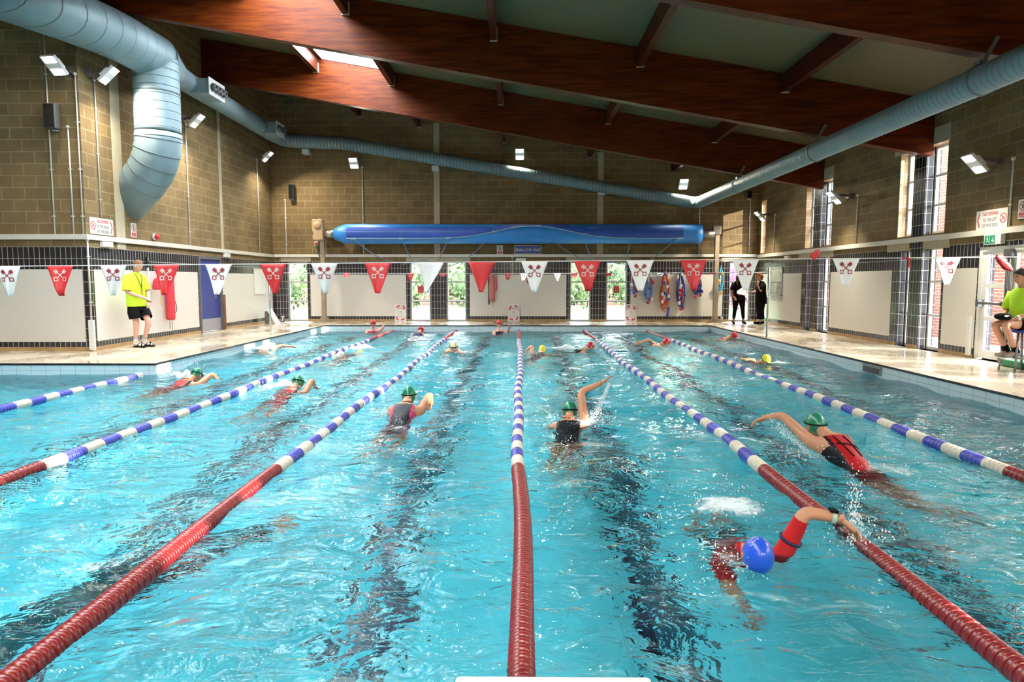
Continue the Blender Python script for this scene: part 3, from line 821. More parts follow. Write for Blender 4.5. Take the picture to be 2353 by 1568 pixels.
# ------------------------------------------------------------------ writing
FC = {}
def text_geo(s, size, bold=0.0):
    k = (s, size, bold)
    if k not in FC:
        cu = bpy.data.curves.new('t', 'FONT'); cu.body = s; cu.size = size; cu.align_x = 'CENTER'; cu.offset = bold; cu.resolution_u = 3
        o = bpy.data.objects.new('t', cu); C.objects.link(o)
        dg = bpy.context.evaluated_depsgraph_get()
        me = bpy.data.meshes.new_from_object(o.evaluated_get(dg))
        FC[k] = ([tuple(v.co) for v in me.vertices], [tuple(p.vertices) for p in me.polygons])
        bpy.data.objects.remove(o); bpy.data.curves.remove(cu); bpy.data.meshes.remove(me)
    return FC[k]
def put_text(mb, s, cx, cz, size, y=-.0125, mi=0, bold=0.0, sx=1.0, fn=None):
    vs, fs = text_geo(s, size, bold)
    f = fn or (lambda u, v: (cx + u * sx, y, cz + v))
    mb.add([f(v[0], v[1]) for v in vs], fs, mi)
def ring(mb, cx, cz, r, wd, y=-.0125, mi=0, n=24):
    vs = []
    for j in range(n):
        a = 2 * PI * j / n
        for rr in (r, r - wd): vs.append((cx + rr * math.cos(a), y, cz + rr * math.sin(a)))
    mb.add(vs, [(2 * j, 2 * ((j + 1) % n), 2 * ((j + 1) % n) + 1, 2 * j + 1) for j in range(n)], mi)
def bar2(mb, x0, z0, x1, z1, wd, y=-.0125, mi=0):
    dx, dz = x1 - x0, z1 - z0; L = math.hypot(dx, dz); nx, nz = -dz / L * wd / 2, dx / L * wd / 2
    mb.add([(x0 + nx, y, z0 + nz), (x0 - nx, y, z0 - nz), (x1 - nx, y, z1 - nz), (x1 + nx, y, z1 + nz)], [(0, 1, 2, 3)], mi)
sgnwhite = P('sign_white', (.60, .60, .58), .35)
sgnred = P('sign_red', (.50, .02, .03), .4)
sgnblack = P('sign_black', (.015, .015, .015), .4)
sgnblue = P('sign_blue', (.012, .04, .24), .35)
sgngreen = P('sign_green', (.0, .22, .11), .4)
def plate(name, label, cat, loc, rz, w_, h_, mat, group=None, bevel=.004):
    t = thing(name, label, cat, loc, rz, group)
    mb = MB(); mb.box((0, -.006, 0), (w_, .012, h_)); mb.build('plate', mat, t, bevel=0)
    return t
def diver(mb, cx, cz, s_, mi):
    bar2(mb, cx - .5 * s_, cz - .35 * s_, cx + .15 * s_, cz + .1 * s_, .12 * s_, mi=mi); bar2(mb, cx + .15 * s_, cz + .1 * s_, cx + .45 * s_, cz - .1 * s_, .09 * s_, mi=mi)
    bar2(mb, cx + .05 * s_, cz + .05 * s_, cx + .1 * s_, cz + .45 * s_, .09 * s_, mi=mi)
def no_diving(label, loc, rz, word, arrow):
    t = plate('no_diving_sign', label, 'sign', loc, rz, .78, .33, sgnwhite)
    m1 = MB(); put_text(m1, 'NO DIVING', .03 * arrow, .07, .085, bold=.003, sx=.85); m1.build('lettering', sgnred, t)
    m1 = MB(); put_text(m1, 'TO THE ' + word, .035 * arrow, -.035, .085, bold=.001, sx=.75); put_text(m1, 'OF THIS SIGN', .035 * arrow, -.13, .085, bold=.001, sx=.75); m1.build('lettering', sgnblack, t)
    m1 = MB(); cx = -.29 * arrow; ring(m1, cx, 0, .085, .016); bar2(m1, cx - .055, .055, cx + .055, -.055, .014, y=-.0135); m1.build('prohibition_ring', sgnred, t)
    m1 = MB(); diver(m1, cx, 0, .11, 0); m1.build('pictogram', sgnblack, t)
    m1 = MB(); x = .30 * arrow
    bar2(m1, x, .125, x + .05 * arrow, 0, .03); bar2(m1, x + .05 * arrow, 0, x, -.125, .03); m1.build('arrow', sgnred, t)
no_diving('white sign banning diving to the right, at the left wall corner', (XL + .002, 13.92, 2.49), PI / 2, 'RIGHT', 1)
no_diving('white sign banning diving to the left, above the exit doors', (XR - .002, 12.0, 2.45), -PI / 2, 'LEFT', -1)
def no_run(label, loc, rz):
    t = plate('no_running_sign', label, 'sign', loc, rz, .21, .31, sgnwhite)
    m1 = MB(); ring(m1, 0, .045, .08, .014); bar2(m1, -.055, .10, .055, -.01, .012, y=-.0135); m1.build('prohibition_ring', sgnred, t)
    m1 = MB(); bar2(m1, 0, .075, -.005, .03, .025); bar2(m1, 0, .03, .035, -.01, .014); bar2(m1, -.005, .03, -.03, .0, .014); bar2(m1, 0, .065, .035, .045, .01); bar2(m1, 0, .065, -.035, .05, .01)
    ring(m1, .008, .095, .013, .013); m1.build('pictogram', sgnblack, t)
    m1 = MB(); m1.add([(-.085, -.0125, -.135), (.085, -.0125, -.135), (.085, -.0125, -.055), (-.085, -.0125, -.055)], [(0, 1, 2, 3)]); c = m1.build('caption_panel', sgnred, t)
    m1 = MB(); put_text(m1, 'NO', 0, -.085, .035, y=-.0135); put_text(m1, 'RUNNING', 0, -.122, .032, y=-.0135); m1.build('lettering', sgnwhite, c)
no_run('small no running sign between the concrete strip and the red alarm on the left wall', (XL + .002, 15.07, 2.50), PI / 2)
no_run('small no running sign beside the blue shallow end sign', (-.68, YB - .002, 2.46), 0)
no_run('no running sign above the exit doors, cut by the photo edge', (XR - .002, 11.27, 2.55), -PI / 2)
t = plate('shallow_end_sign', 'blue sign with white lettering SHALLOW END on the back wall', 'sign', (.28, YB - .002, 2.46), 0, .92, .29, sgnwhite)
m1 = MB(); m1.add([(-.445, -.0125, -.13), (.445, -.0125, -.13), (.445, -.0125, .13), (-.445, -.0125, .13)], [(0, 1, 2, 3)]); c = m1.build('blue_field', sgnblue, t)
m1 = MB(); put_text(m1, 'SHALLOW END', 0, -.045, .125, y=-.0135, bold=.0025, sx=.97); m1.build('lettering', sgnwhite, c)
# exit sign box over the doors, emergency lights, alarm sounder
t = thing('exit_sign', 'small green and white emergency exit sign above the glazed doors', 'sign', (XR - .002, 11.85, 2.095), -PI / 2)
mb = MB(); mb.box((0, -.04, 0), (.42, .08, .17)); mb.build('housing', wplast, t, bevel=.006)
m1 = MB(); m1.box((-.06, -.0815, 0), (.26, .003, .14)); g_ = m1.build('green_panel', sgngreen, t)
m1 = MB(); Y_ = -.084
bar2(m1, .02, .045, .02, -.02, .016, y=Y_); bar2(m1, .02, -.045, -.012, -.01, .014, y=Y_); bar2(m1, .02, -.045, .052, -.01, .014, y=Y_)
bar2(m1, -.12, .03, -.105, -.01, .02, y=Y_); bar2(m1, -.105, -.01, -.08, -.045, .012, y=Y_); bar2(m1, -.105, -.01, -.14, -.035, .012, y=Y_); bar2(m1, -.15, .02, -.09, .01, .01, y=Y_); ring(m1, -.115, .045, .012, .012, y=Y_)
ring(m1, -.06, 0, .003, .003, y=Y_); bar2(m1, -.055, -.055, -.055, .055, .008, y=Y_)
m1.build('pictogram', sgnwhite, g_)
def em_light(label, loc, rz):
    t = thing('emergency_light', label, 'light', loc, rz, 'white emergency light boxes')
    mb = MB(); mb.box((0, -.04, 0), (.34, .08, .11)); mb.build('housing', wplast, t, bevel=.008)
    mb = MB(); mb.box((0, -.083, -.005), (.26, .008, .07)); mb.build('diffuser', P('frosted_diffuser', (.62, .66, .68), .3), t, bevel=.004)
em_light('white emergency light under the trunking near the left corner', (XL + .002, 14.0, 2.13), PI / 2)
em_light('white emergency light under the trunking beyond the blue door', (XL + .002, 19.75, 2.13), PI / 2)
em_light('white emergency light under the trunking of the back wall', (.04, YB - .002, 2.12), 0)
em_light('small white emergency light under the trunking of the right wall', (XR - .002, 20.9, 2.10), -PI / 2)
t = thing('alarm_sounder', 'red alarm sounder on white base on the left wall', 'alarm', (XL + .002, 15.88, 2.41), PI / 2)
mb = MB(); mb.lathe([(0, 0), (.075, 0), (.075, .05), (.06, .06), (0, .06)], 16, M=Matrix.Rotation(PI / 2, 4, 'X')); mb.build('base', wplast, t)
mb = MB(); mb.lathe([(0, .06), (.06, .06), (.058, .12), (.045, .14), (0, .142)], 16, M=Matrix.Rotation(PI / 2, 4, 'X')); mb.build('sounder', P('alarm_red', (.55, .02, .02), .3), t)
def speaker(loc, rz, w_, h_, label):
    t = thing('loudspeaker', label, 'loudspeaker', loc, rz, 'black wall loudspeakers')
    mb = MB(); mb.box((0, -.13, 0), (w_, .16, h_)); mb.build('cabinet', P('speaker_grey', (.07, .07, .07), .6, spec=.2), t, bevel=.01)
    mb = MB(); mb.box((0, -.214, .0), (w_ * .82, .01, h_ * .92)); gr = mb.build('grille', P('speaker_black', (.008, .008, .008), .9, spec=.1), t)
    mb = MB(); mb.box((0, -.03, h_ / 2 + .01), (w_ * .5, .06, .02)); mb.box((0, -.03, -h_ / 2 - .01), (w_ * .5, .06, .02)); mb.build('bracket', lampgrey, t)
speaker((-8.96, YF, 4.53), 0, .23, .47, 'black column loudspeaker under the glaring floodlight on the front-facing wall')
speaker((-7.76, YB, 4.42), 0, .17, .50, 'small black loudspeaker on the back wall near the left corner')
speaker((7.75, YB, 4.30), 0, .16, .26, 'small black loudspeaker tucked behind the right duct in the far corner')

# ------------------------------------------------------------------ pool cover on its roller
YR = 23.12
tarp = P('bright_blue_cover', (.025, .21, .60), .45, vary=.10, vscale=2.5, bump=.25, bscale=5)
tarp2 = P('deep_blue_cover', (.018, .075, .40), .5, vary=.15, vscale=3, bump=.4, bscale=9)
hem_m = P('pale_hem', (.30, .42, .55), .6)
rope_b = P('blue_grey_rope', (.17, .26, .36), .7)
chrome = P('worn_steel', (.33, .30, .26), .38, metal=.8, vary=.15)
roller = thing('pool_cover_roller', 'blue pool cover rolled on a long wall-mounted roller above the shallow end', 'pool cover', (0, YR, 2.97))
mb = MB(); n = 60; pts = []; rs = []
for i in range(n + 1):
    x = -6.22 + 12.27 * i / n
    pts.append((x, 0, 0)); rs.append(.335 * (1 - .45 * max(0, .03 - i / n) / .03) - .012 * i / n + .004 * math.sin(i * 1.7))
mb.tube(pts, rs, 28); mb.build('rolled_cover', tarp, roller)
# loose outer flap: a shell on the front, its free hem rising to a peak off centre
def hem_angle(x):                                    # radians below horizontal on the front
    k = math.exp(-((x - .45) / 1.6) ** 2)
    return .48 - 1.18 * k
mb = MB(); vs = []; NX, NA = 70, 10
for i in range(NX + 1):
    x = -5.75 + 11.15 * i / NX
    a1 = hem_angle(x); a0 = -1.0 if abs(x - .45) < 1.2 else -.62 - .0 * x
    for j in range(NA + 1):
        a = a0 + (a1 - a0) * j / NA
        R = .342 + .012 * math.sin(x * 9 + j) * (1 if abs(x - .4) < 2 else .25) + .01
        vs.append((x, -R * math.cos(a), -R * math.sin(a)))
mb.add(vs, [(i * (NA + 1) + j, i * (NA + 1) + j + 1, (i + 1) * (NA + 1) + j + 1, (i + 1) * (NA + 1) + j) for i in range(NX) for j in range(NA)], 0, True)
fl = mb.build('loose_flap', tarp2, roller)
mb = MB(); mb.tube([(x, -.362 * math.cos(hem_angle(x)), -.362 * math.sin(hem_angle(x))) for x in lin(-5.75, 5.4, 60)], .016, 6); mb.build('hem', hem_m, fl)
mb = MB(); mb.tube([(x, -.36 * math.cos(.12), .36 * math.sin(.12)) for x in lin(-5.9, -1.5, 10)], .006, 5); mb.tube([(x, -.35 * math.cos(.5), .35 * math.sin(.5)) for x in lin(2.2, 5.4, 10)], .006, 5); mb.build('seam', hem_m, fl)
TIE = [(-5.52, -4.69, 1.90, -3.75, 2.02), (-3.93, -3.70, 2.1, -3.6, 1.95), (-2.37, -2.75, 1.95, -3.1, 1.85), (-.84, -1.7, 2.0, -2.6, 1.86), (.62, 1.5, 2.25, 2.6, 2.02), (2.13, 2.3, 2.15, 2.7, 2.0), (3.68, 3.62, 2.1, 3.6, 1.75), (5.2, 4.52, 2.11, 4.1, 1.85)]
for x0, x1, z1, x2, z2 in TIE:
    h = hem_angle(x0)
    p0 = Vector((x0, -.37 * math.cos(h), -.37 * math.sin(h)))
    p1 = Vector((x1, .28, z1 - 2.97)); p2 = Vector((x2, .40, z2 - 2.97))
    mb = MB(); mb.tube([p0 * (1 - t) ** 2 + 2 * t * (1 - t) * (p1 * 1.0) + p2 * t * t for t in lin(0, 1, 12)], .014, 6)
    r_ = mb.build('tie_rope', rope_b, roller)
    mb = MB(); mb.box(p0 + Vector((0, -.01, .0)), (.16, .02, .05)); mb.build('eyelet_plate', hem_m, r_)
for x0 in (-3.3, 2.8):
    mb = MB(); mb.tube([(x0 - .75, .41, -1.02), (x0 - .3, .40, -.92), (x0, .40, -.86), (x0 + .3, .40, -.93), (x0 + .7, .41, -1.0)], .016, 6); mb.build('gathered_rope', rope_b, roller)
for q in (((-6.62, 0, 0), (-6.2, 0, 0)), ((6.04, 0, -.02), (6.5, 0, -.02))):
    mb = MB(); mb.tube(q, .135, 16); mb.build('axle', chrome, roller)
tanbox = P('tan_gearbox', (.42, .28, .16), .5, vary=.1)
postm = P('weathered_post', (.30, .24, .17), .5, metal=.2, vary=.25)
mb = MB(); mb.prism([(-6.93, -.2, .47), (-6.60, -.2, .47), (-6.57, -.2, -.21), (-6.9, -.2, -.21), (-6.92, -.2, -.06), (-6.88, -.2, 0), (-6.93, -.2, .12)], (0, .4, 0)); gb = mb.build('gearbox', tanbox, roller, bevel=.02)
mb = MB(); mb.lathe([(.115, 0), (.12, .02), (.09, .03), (0, .035)], 20, M=Matrix.Translation((-6.75, -.20, .28)) @ Matrix.Rotation(PI / 2, 4, 'X')); mb.build('round_cover', tanbox, gb)
mb = MB(); mb.box((6.58, 0, .12), (.26, .2, .3)); mb.build('bearing_block', chrome, roller, bevel=.015)
for x, h in ((-6.64, -.2), (6.6, .0)):
    mb = MB(); mb.box2((x - .07, -.07, -2.94), (x + .07, .07, h)); po = mb.build('post', postm, roller, bevel=.01)
    mb = MB(); mb.box((x, 0, -2.955), (.42, .34, .03)); mb.prism([(x - .2, -.06, -2.94), (x + .2, -.06, -2.94), (x + .08, -.06, -2.78), (x - .08, -.06, -2.78)], (0, .12, 0)); mb.build('base_plate', postm, po)
mb = MB(); mb.tube([(-6.75, -.02, -.25), (-6.85, .02, -.35), (-6.88, .2, -.5), (-6.86, .40, -.75)], .02, 6); mb.tube([(-6.5, -.02, -.22), (-6.4, .05, -.35), (-6.42, .2, -.4)], .016, 6); mb.build('cable', lampdark, roller)
t = thing('stop_switch', 'small grey box with red stop button left of the roller post', 'switch', (-6.98, YB - .002, 2.67))
mb = MB(); mb.box((0, -.04, 0), (.13, .08, .17)); mb.build('box', P('switch_grey', (.50, .47, .40), .5), t, bevel=.006)
mb = MB(); mb.lathe([(0, 0), (.04, 0), (.045, .02), (.03, .035), (0, .036)], 12, M=Matrix.Translation((0, -.08, 0)) @ Matrix.Rotation(PI / 2, 4, 'X')); mb.build('button', MATS['alarm_red'], t)
mb = MB(); mb.tube([(0, -.03, -.09), (0, -.03, -.35)], .012, 6); mb.build('pipe', trunk_m, t)

# ------------------------------------------------------------------ pennant lines
pen_w = P('white_pennant_fabric', (.80, .83, .85), .6, bump=.1, bscale=14)
pen_r = P('red_pennant_fabric', (.52, .018, .024), .5, bump=.15, bscale=14)
ink_r = P('maroon_print', (.23, .012, .03), .5)
ink_w = P('silver_print', (.60, .55, .52), .5)
def keys(mb, bend, cx, cz, s_):
    """two crossed keys: bits at the top, rings at the bottom"""
    for sg in (-1, 1):
        def L(u, v): return bend(cx + sg * u * s_, cz + v * s_)
        def quad(ps): mb.add([L(*p) for p in ps], [tuple(range(len(ps)))])
        dx, dz = .72, .70                            # shaft direction
        def F(a, b_): return (a * dx - b_ * dz, a * dz + b_ * dx)
        quad([F(-.42, -.045), F(.62, -.045), F(.62, .045), F(-.42, .045)])
        if mb.solid: quad([F(.38, -.20), F(.80, -.20), F(.80, .18), F(.38, .18)])
        else:
            for k in range(4): quad([F(.38 + k * .11, -.20), F(.45 + k * .11, -.20), F(.45 + k * .11, .18), F(.38 + k * .11, .18)])
            quad([F(.36, -.21), F(.80, -.21), F(.80, -.16), F(.36, -.16)])
        c0 = F(-.62, 0); vs = []; nn = 14
        for j in range(nn):
            a = 2 * PI * j / nn
            for rr in (.24, .155): vs.append(L(c0[0] + rr * math.cos(a), c0[1] + rr * math.sin(a)))
        mb.add(vs, [(2 * j, 2 * ((j + 1) % nn), 2 * ((j + 1) % nn) + 1, 2 * j + 1) for j in range(nn)])
        for ex in (F(-.86, 0), F(-.62, .24), F(-.62, -.24)):
            quad([(ex[0] - .05, ex[1] - .05), (ex[0] + .05, ex[1] - .05), (ex[0] + .05, ex[1] + .05), (ex[0] - .05, ex[1] + .05)])
def pennant(loc, w_, h_, red, label, group, seed=0, tip=.19, curl=0.0, cut=1.0, plain=False, twist=0.0):
    rnd = random.Random(seed); ph = rnd.uniform(0, 6); amp = rnd.uniform(.006, .014) * w_ / .23
    lean = rnd.uniform(-.10, .06)
    NU, NV = 10, 12
    hh = h_ * cut
    def surf(u, v):                                   # u -1..1 across, v 0..1 down
        half = w_ / 2 * (1 - (1 - tip) * (v * cut) ** .94)
        x = u * half + lean * h_ * v * v
        y = amp * math.sin(3.0 * u + ph) * (.2 + v) - .10 * h_ * v * v * math.sin(ph) + curl * max(0, v - .8) ** 1.2
        c, s_ = math.cos(twist * v), math.sin(twist * v)
        return (x * c - y * s_, x * s_ + y * c, -hh * v)
    t = thing('pennant', label, 'pennant', loc, 0, group)
    mb = MB(); mb.add([surf(-1 + 2 * i / NU, j / NV) for j in range(NV + 1) for i in range(NU + 1)], [(j * (NU + 1) + i, j * (NU + 1) + i + 1, (j + 1) * (NU + 1) + i + 1, (j + 1) * (NU + 1) + i) for j in range(NV) for i in range(NU)], 0, True)
    c_ = mb.build('cloth', pen_r if red else pen_w, t)
    md = c_.modifiers.new('solid', 'SOLIDIFY'); md.thickness = .0012 * (w_ / .23); md.offset = 0
    if not plain:
        e = MB(); e.solid = not red
        def bend(x, z):
            v = min(max(-z / hh, 0), 1); half = w_ / 2 * (1 - (1 - tip) * v * cut)
            p = surf(max(-1.15, min(1.15, x / half)), v); return (p[0], p[1] - .0065 * (w_ / .23), p[2])
        keys(e, bend, 0, -.34 * w_, .34 * w_)
        e.build('crossed_keys', ink_w if red else ink_r, c_)
    return t
def line_rope(a, b_, label, sag=0.0, r=.006):
    t = thing('pennant_line', label, 'line', (0, 0, 0))
    a, b_ = Vector(a), Vector(b_)
    mb = MB(); mb.tube([a.lerp(b_, k / 24) - Vector((0, 0, sag * 4 * (k / 24) * (1 - k / 24))) for k in range(25)], r, 6); mb.build('cord', P('white_cord', (.70, .70, .70), .6), t)
    return t
NY = 6.0
line_rope((-8.4, NY, 1.478), (7.5, NY, 1.62), 'white cord of the near pennant line across the pool', .0, .004)
def nz(x): return 1.478 + .142 * (x + 8.4) / 15.9
XS = [-4.51, -4.04, -3.57, -3.1, -2.64, -2.16, -1.71, -1.24, -.78, -.33, .13, .59, 1.05, 1.51, 1.96, 2.55, 2.83, 3.36, 3.70, 4.18]
RED = [0, 1, 0, 1, 0, 1, 0, 1, 0, 1, 0, 1, 0, 1, 0, 1, 0, 1, 0, 1]
LB = ['white pennant with crossed keys at the left edge of the photo', 'red pennant with crossed keys over the white tiles left of the wall corner', 'white pennant with crossed keys beside the standing lifeguard', 'red pennant with crossed keys in front of the red rescue tube on the left wall',
      'white pennant with crossed keys in front of the blue door', 'red pennant with crossed keys above the left steel pole', 'white pennant with crossed keys hanging before the left roller post', 'red pennant with crossed keys before the left end panel of the back wall',
      'white plain-looking pennant in front of the pair of windows left of centre', 'red folded pennant right of the two windows left of centre', 'white pennant with crossed keys below the blue shallow end sign', 'red pennant with crossed keys before the window right of centre', 'white pennant with crossed keys left of the hanging lane ropes', 'red pennant with crossed keys in front of the hanging lane ropes',
      'white pennant with crossed keys covering the dark-clad woman with papers', 'red pennant blown upward on the line over the first right-hand pillar', 'white sunlit pennant before the middle panel of the right wall', 'small crumpled red pennant wrapped on the line near the right wall pillar', 'white bright pennant with crossed keys before the narrow right window', 'red twisted pennant hanging before the glazed exit doors']
def crumple(loc, label, kind):
    t = thing('pennant', label, 'pennant', loc, 0, 'pennants on the near line'); mb = MB(); vs = []
    NU, NV = 8, 14
    for j in range(NV + 1):
        v = j / NV
        for i in range(NU):
            a = 2 * PI * i / NU
            if kind == 'up': c = Vector((.006 + .028 * v, 0, -.008 + .085 * v)); w1, w2 = .010 + .030 * math.sin(PI * min(1, v * .9)), .006
            elif kind == 'wrap': c = Vector((-.05 + .10 * v if v < .6 else .02, 0, .004 if v < .6 else -(v - .6) * .20)); w1, w2 = .006 + .012 * abs(math.sin(4 * v)), .008
            else: c = Vector((-.05 + .14 * v, 0, .008 - .12 * v)); w1, w2 = .010 + .026 * math.sin(PI * min(1, .15 + v * .8)), .012
            wob = 1 + .3 * math.sin(5 * a + 7 * v)
            if kind == 'twist': o_ = Vector((.6 * math.cos(a) * w1 * wob, math.sin(a) * w2, .8 * math.cos(a) * w1 * wob))
            else: o_ = Vector((math.cos(a) * w1 * wob, math.sin(a) * w2, .3 * math.cos(a) * w1))
            vs.append(c + o_)
    mb.add(vs, [(j * NU + i, j * NU + (i + 1) % NU, (j + 1) * NU + (i + 1) % NU, (j + 1) * NU + i) for j in range(NV) for i in range(NU)], 0, True)
    mb.build('cloth', pen_r, t)
for k, x in enumerate(XS):
    loc = (x, NY - (0 if k in (15, 17, 19) else .012), nz(x) - .002)
    if k in (15, 17, 19): crumple(loc, LB[k], {15: 'up', 17: 'wrap', 19: 'twist'}[k])
    else: pennant(loc, .235, .262 if k < 15 else .235, RED[k], LB[k], 'pennants on the near line', k, plain=(k in (8, 9)), twist={8: -.9, 9: .8}.get(k, 0), curl=.15 if k in (1, 11) else 0)
# far line between two steel poles
pa, pb = (-6.49, 17.68), (6.05, 16.72)
for (x, y), lb in ((pa, 'steel pole at the left pool edge holding the far pennant line'), (pb, 'steel pole at the right pool edge holding the far pennant line')):
    t = thing('pennant_pole', lb, 'pole', (x, y, 0), 0, 'poles of the far pennant line')
    mb = MB(); mb.tube([(0, 0, .0), (0, 0, 1.72)], .024, 12); mb.build('pole', P('stainless_steel', (.55, .55, .53), .25, metal=.9), t)
    mb = MB(); mb.tube([(0, 0, 0), (0, 0, .03)], .04, 12); mb.build('socket', MATS['stainless_steel'], t)
line_rope((*pa, 1.60), (*pb, 1.60), 'white cord of the far pennant line between two steel poles', .02, .007)
for k, (x, rd, cut, lb) in enumerate([(-5.13, 1, .45, 'beside the left roller post'), (-4.42, 1, .45, 'before the left panel'), (-2.77, 1, .85, 'at the left frame of the window pair'), (-1.93, 1, .35, 'between the window pair'), (-.3, 1, .75, 'before the middle panel'),
        (.1, 0, .85, 'behind the near white pennant'), (.94, 0, .9, 'before the right half of the middle panel'), (1.36, 1, .5, 'at the window right of centre'), (2.2, 1, .35, 'on the right of the tiled column right of centre'), (3.46, 0, .35, 'among the hanging lane ropes'), (4.72, 1, .2, 'next to the right roller post')]):
    f = (x - pa[0]) / (pb[0] - pa[0]); y = pa[1] + (pb[1] - pa[1]) * f
    pennant((x, y - .016, 1.60 - .08 * f * (1 - f)), .17, .21, rd, 'small far %s pennant %s' % ('red' if rd else 'white', lb), 'pennants on the far line', 40 + k, tip=.3, cut=cut)

# ------------------------------------------------------------------ lane ropes
fl_red = P('lane_float_red', (.175, .009, .011), .3, spec=.5)
fl_blue = P('lane_float_blue', (.035, .045, .33), .32)
fl_white = P('lane_float_cream', (.62, .58, .48), .35)
steelw = P('steel_cable', (.4, .4, .4), .4, metal=.9)
def lane_rope(x0, ya, yb, label, off=.0, ra=5.55, rb=18.2):
    t = thing('lane_rope', label, 'lane rope', (x0, 0, 0), 0, 'lane ropes across the pool')
    R0 = .056; pitch = .0545
    def px(y): return .020 * math.sin(y * .55 + off) + .012 * math.sin(y * 1.7 + off * 2)
    def pz(y): return WZ + .012 + .010 * math.sin(y * 1.3 + off * 3)
    prof = [(.030, -.48), (.030, -.42), (.054, -.40), (.0575, -.33), (.0575, -.02), (.0545, .0), (.0545, .06), (.0575, .08), (.0575, .30), (.054, .36), (.030, .38), (.030, .48)]
    y = ya; k = 0
    while y < yb - .02:
        if y < ra - .01: L, m = min(.56, ra - y), fl_red
        elif y > rb - .01: L, m = .54, fl_red
        else:
            k += 1; L, m = .275, (fl_white if k % 2 else fl_blue)
        L = min(L, yb - y)
        mb = MB(); nn = max(1, round(L / pitch)); st = L / nn
        for j in range(nn):
            yy = y + (j + .5) * st
            M = Matrix.Translation((px(yy), yy, pz(yy))) @ Matrix.Rotation(-PI / 2, 4, 'X') @ Matrix.Rotation(.9 * j, 4, 'Z')
            mb.lathe([(r * (1 + .0 * j), z * st) for r, z in prof], 14 if yy < 12 else 10, M=M)
        o = mb.build('float_section', m, t)
        if m is not fl_red: o['label'] = 'blue float section' if m is fl_blue else 'cream float section'
        else: o['label'] = 'red float section'
        y += L
    mb = MB(); mb.tube([(px(v), v, pz(v)) for v in lin(ya - .15, yb + .05, 40)], .010, 6); mb.build('cable', steelw, t)
    return t
lane_rope(0.0, 1.25, 21.3, 'middle lane rope running straight away from the starting block', .3)
lane_rope(-2.0, 1.25, 21.3, 'lane rope first to the left of the middle one, red at its near end', 1.1)
lane_rope(-4.0, 1.25, 21.3, 'lane rope second to the left of the middle one', 2.4)
lane_rope(-6.32, 1.25, 11.2, 'short leftmost lane rope ending at the corner of the left deck', 3.3, rb=30)
lane_rope(2.02, 1.25, 21.3, 'lane rope first to the right, under the hand of the blue-capped swimmer', 4.0)
lane_rope(4.0, 1.25, 21.3, 'rightmost lane rope, beyond the woman in the red swimsuit', 5.2)

# ------------------------------------------------------------------ starting block (only its top edge shows)
t = thing('starting_block', 'white starting block edge at the bottom centre of the photo', 'starting block', (.09, 1.25, 0))
mb = MB(); mb.box((0, .21, .307), (.52, .56, .05)); mb.build('platform', P('white_block_top', (.66, .66, .66), .5, bump=.1, bscale=60), t, bevel=.012)
mb = MB(); mb.box((0, -.12, .141), (.3, .2, .282)); mb.build('pedestal', whitepaint, t)

# ------------------------------------------------------------------ spare lane ropes hung up on the back wall
cords = {'blue': P('cord_blue', (.05, .12, .42), .5), 'pale': P('cord_pale_blue', (.16, .28, .55), .5), 'orange': P('cord_orange', (.60, .11, .02), .5), 'navy': P('cord_navy', (.02, .04, .26), .5), 'sky': P('cord_sky', (.12, .42, .66), .5)}
flo = {'r': P('float_crimson', (.38, .02, .05), .4), 'b': P('float_royal', (.02, .06, .36), .4), 'w': P('float_white', (.66, .66, .62), .4), 'o': P('float_orange', (.7, .14, .02), .4), 'y': P('float_amber', (.55, .32, .05), .4)}
def bundle(x, zt, zb_, w_, cord, floats, label, seed, extra=None):
    rnd = random.Random(seed)
    t = thing('hanging_lane_rope', label, 'lane rope', (x, YB - .03, zt), 0, 'spare lane ropes hung on the back wall')
    mb = MB(); mb.tube([(0, .02, .05), (0, -.10, .05), (0, -.14, .09)], .012, 6); mb.build('hook', steelw, t)
    for k in range(9):
        H = (zt - zb_) * rnd.uniform(.72, 1.0); ww = w_ * rnd.uniform(.45, 1.0) / 2; dx = rnd.uniform(-.05, .05); dy = -.05 - .012 * k
        pts = []
        for j in range(17):
            a = 2 * PI * j / 16
            v = (1 - math.cos(a)) / 2
            pts.append((dx * v + ww * math.sin(a) * (.35 + .65 * v) + .012 * math.sin(5 * a + k), dy + .01 * math.sin(3 * a), .04 - H * v))
        m2 = MB(); m2.tube(pts, .013, 6, caps=False); m2.build('cord_loop', cords[cord if k % 3 else (extra or cord)], t)
    for (fx, fz, c) in floats:
        m2 = MB(); M = Matrix.Translation((fx * w_ / 2, -.18 - rnd.uniform(0, .03), -fz * (zt - zb_))) @ Matrix.Rotation(rnd.uniform(-.5, .5), 4, 'Y')
        m2.lathe([(0, -.055), (.036, -.055), (.042, -.04), (.042, .04), (.036, .055), (0, .055)], 10, M=M); m2.build('float', flo[c], t)
    return t
bundle(3.95, 1.60, .86, .34, 'pale', [(-.5, .25, 'r'), (.3, .35, 'b'), (-.8, .45, 'w'), (-.4, .62, 'r'), (.4, .72, 'r'), (0, .97, 'r'), (-.2, .8, 'b')], 'hanging lane rope with pale cords half hidden behind a white pennant', 1)
bundle(4.42, 1.72, .58, .34, 'pale', [(.4, .25, 'r'), (.8, .33, 'r'), (-.6, .3, 'b'), (.2, .12, 'w'), (.1, .83, 'r'), (-.2, .93, 'r'), (.5, .84, 'w'), (-.7, .68, 'b'), (.1, .5, 'b')], 'hanging lane rope with pale blue cords and crimson floats, left of the orange one', 2)
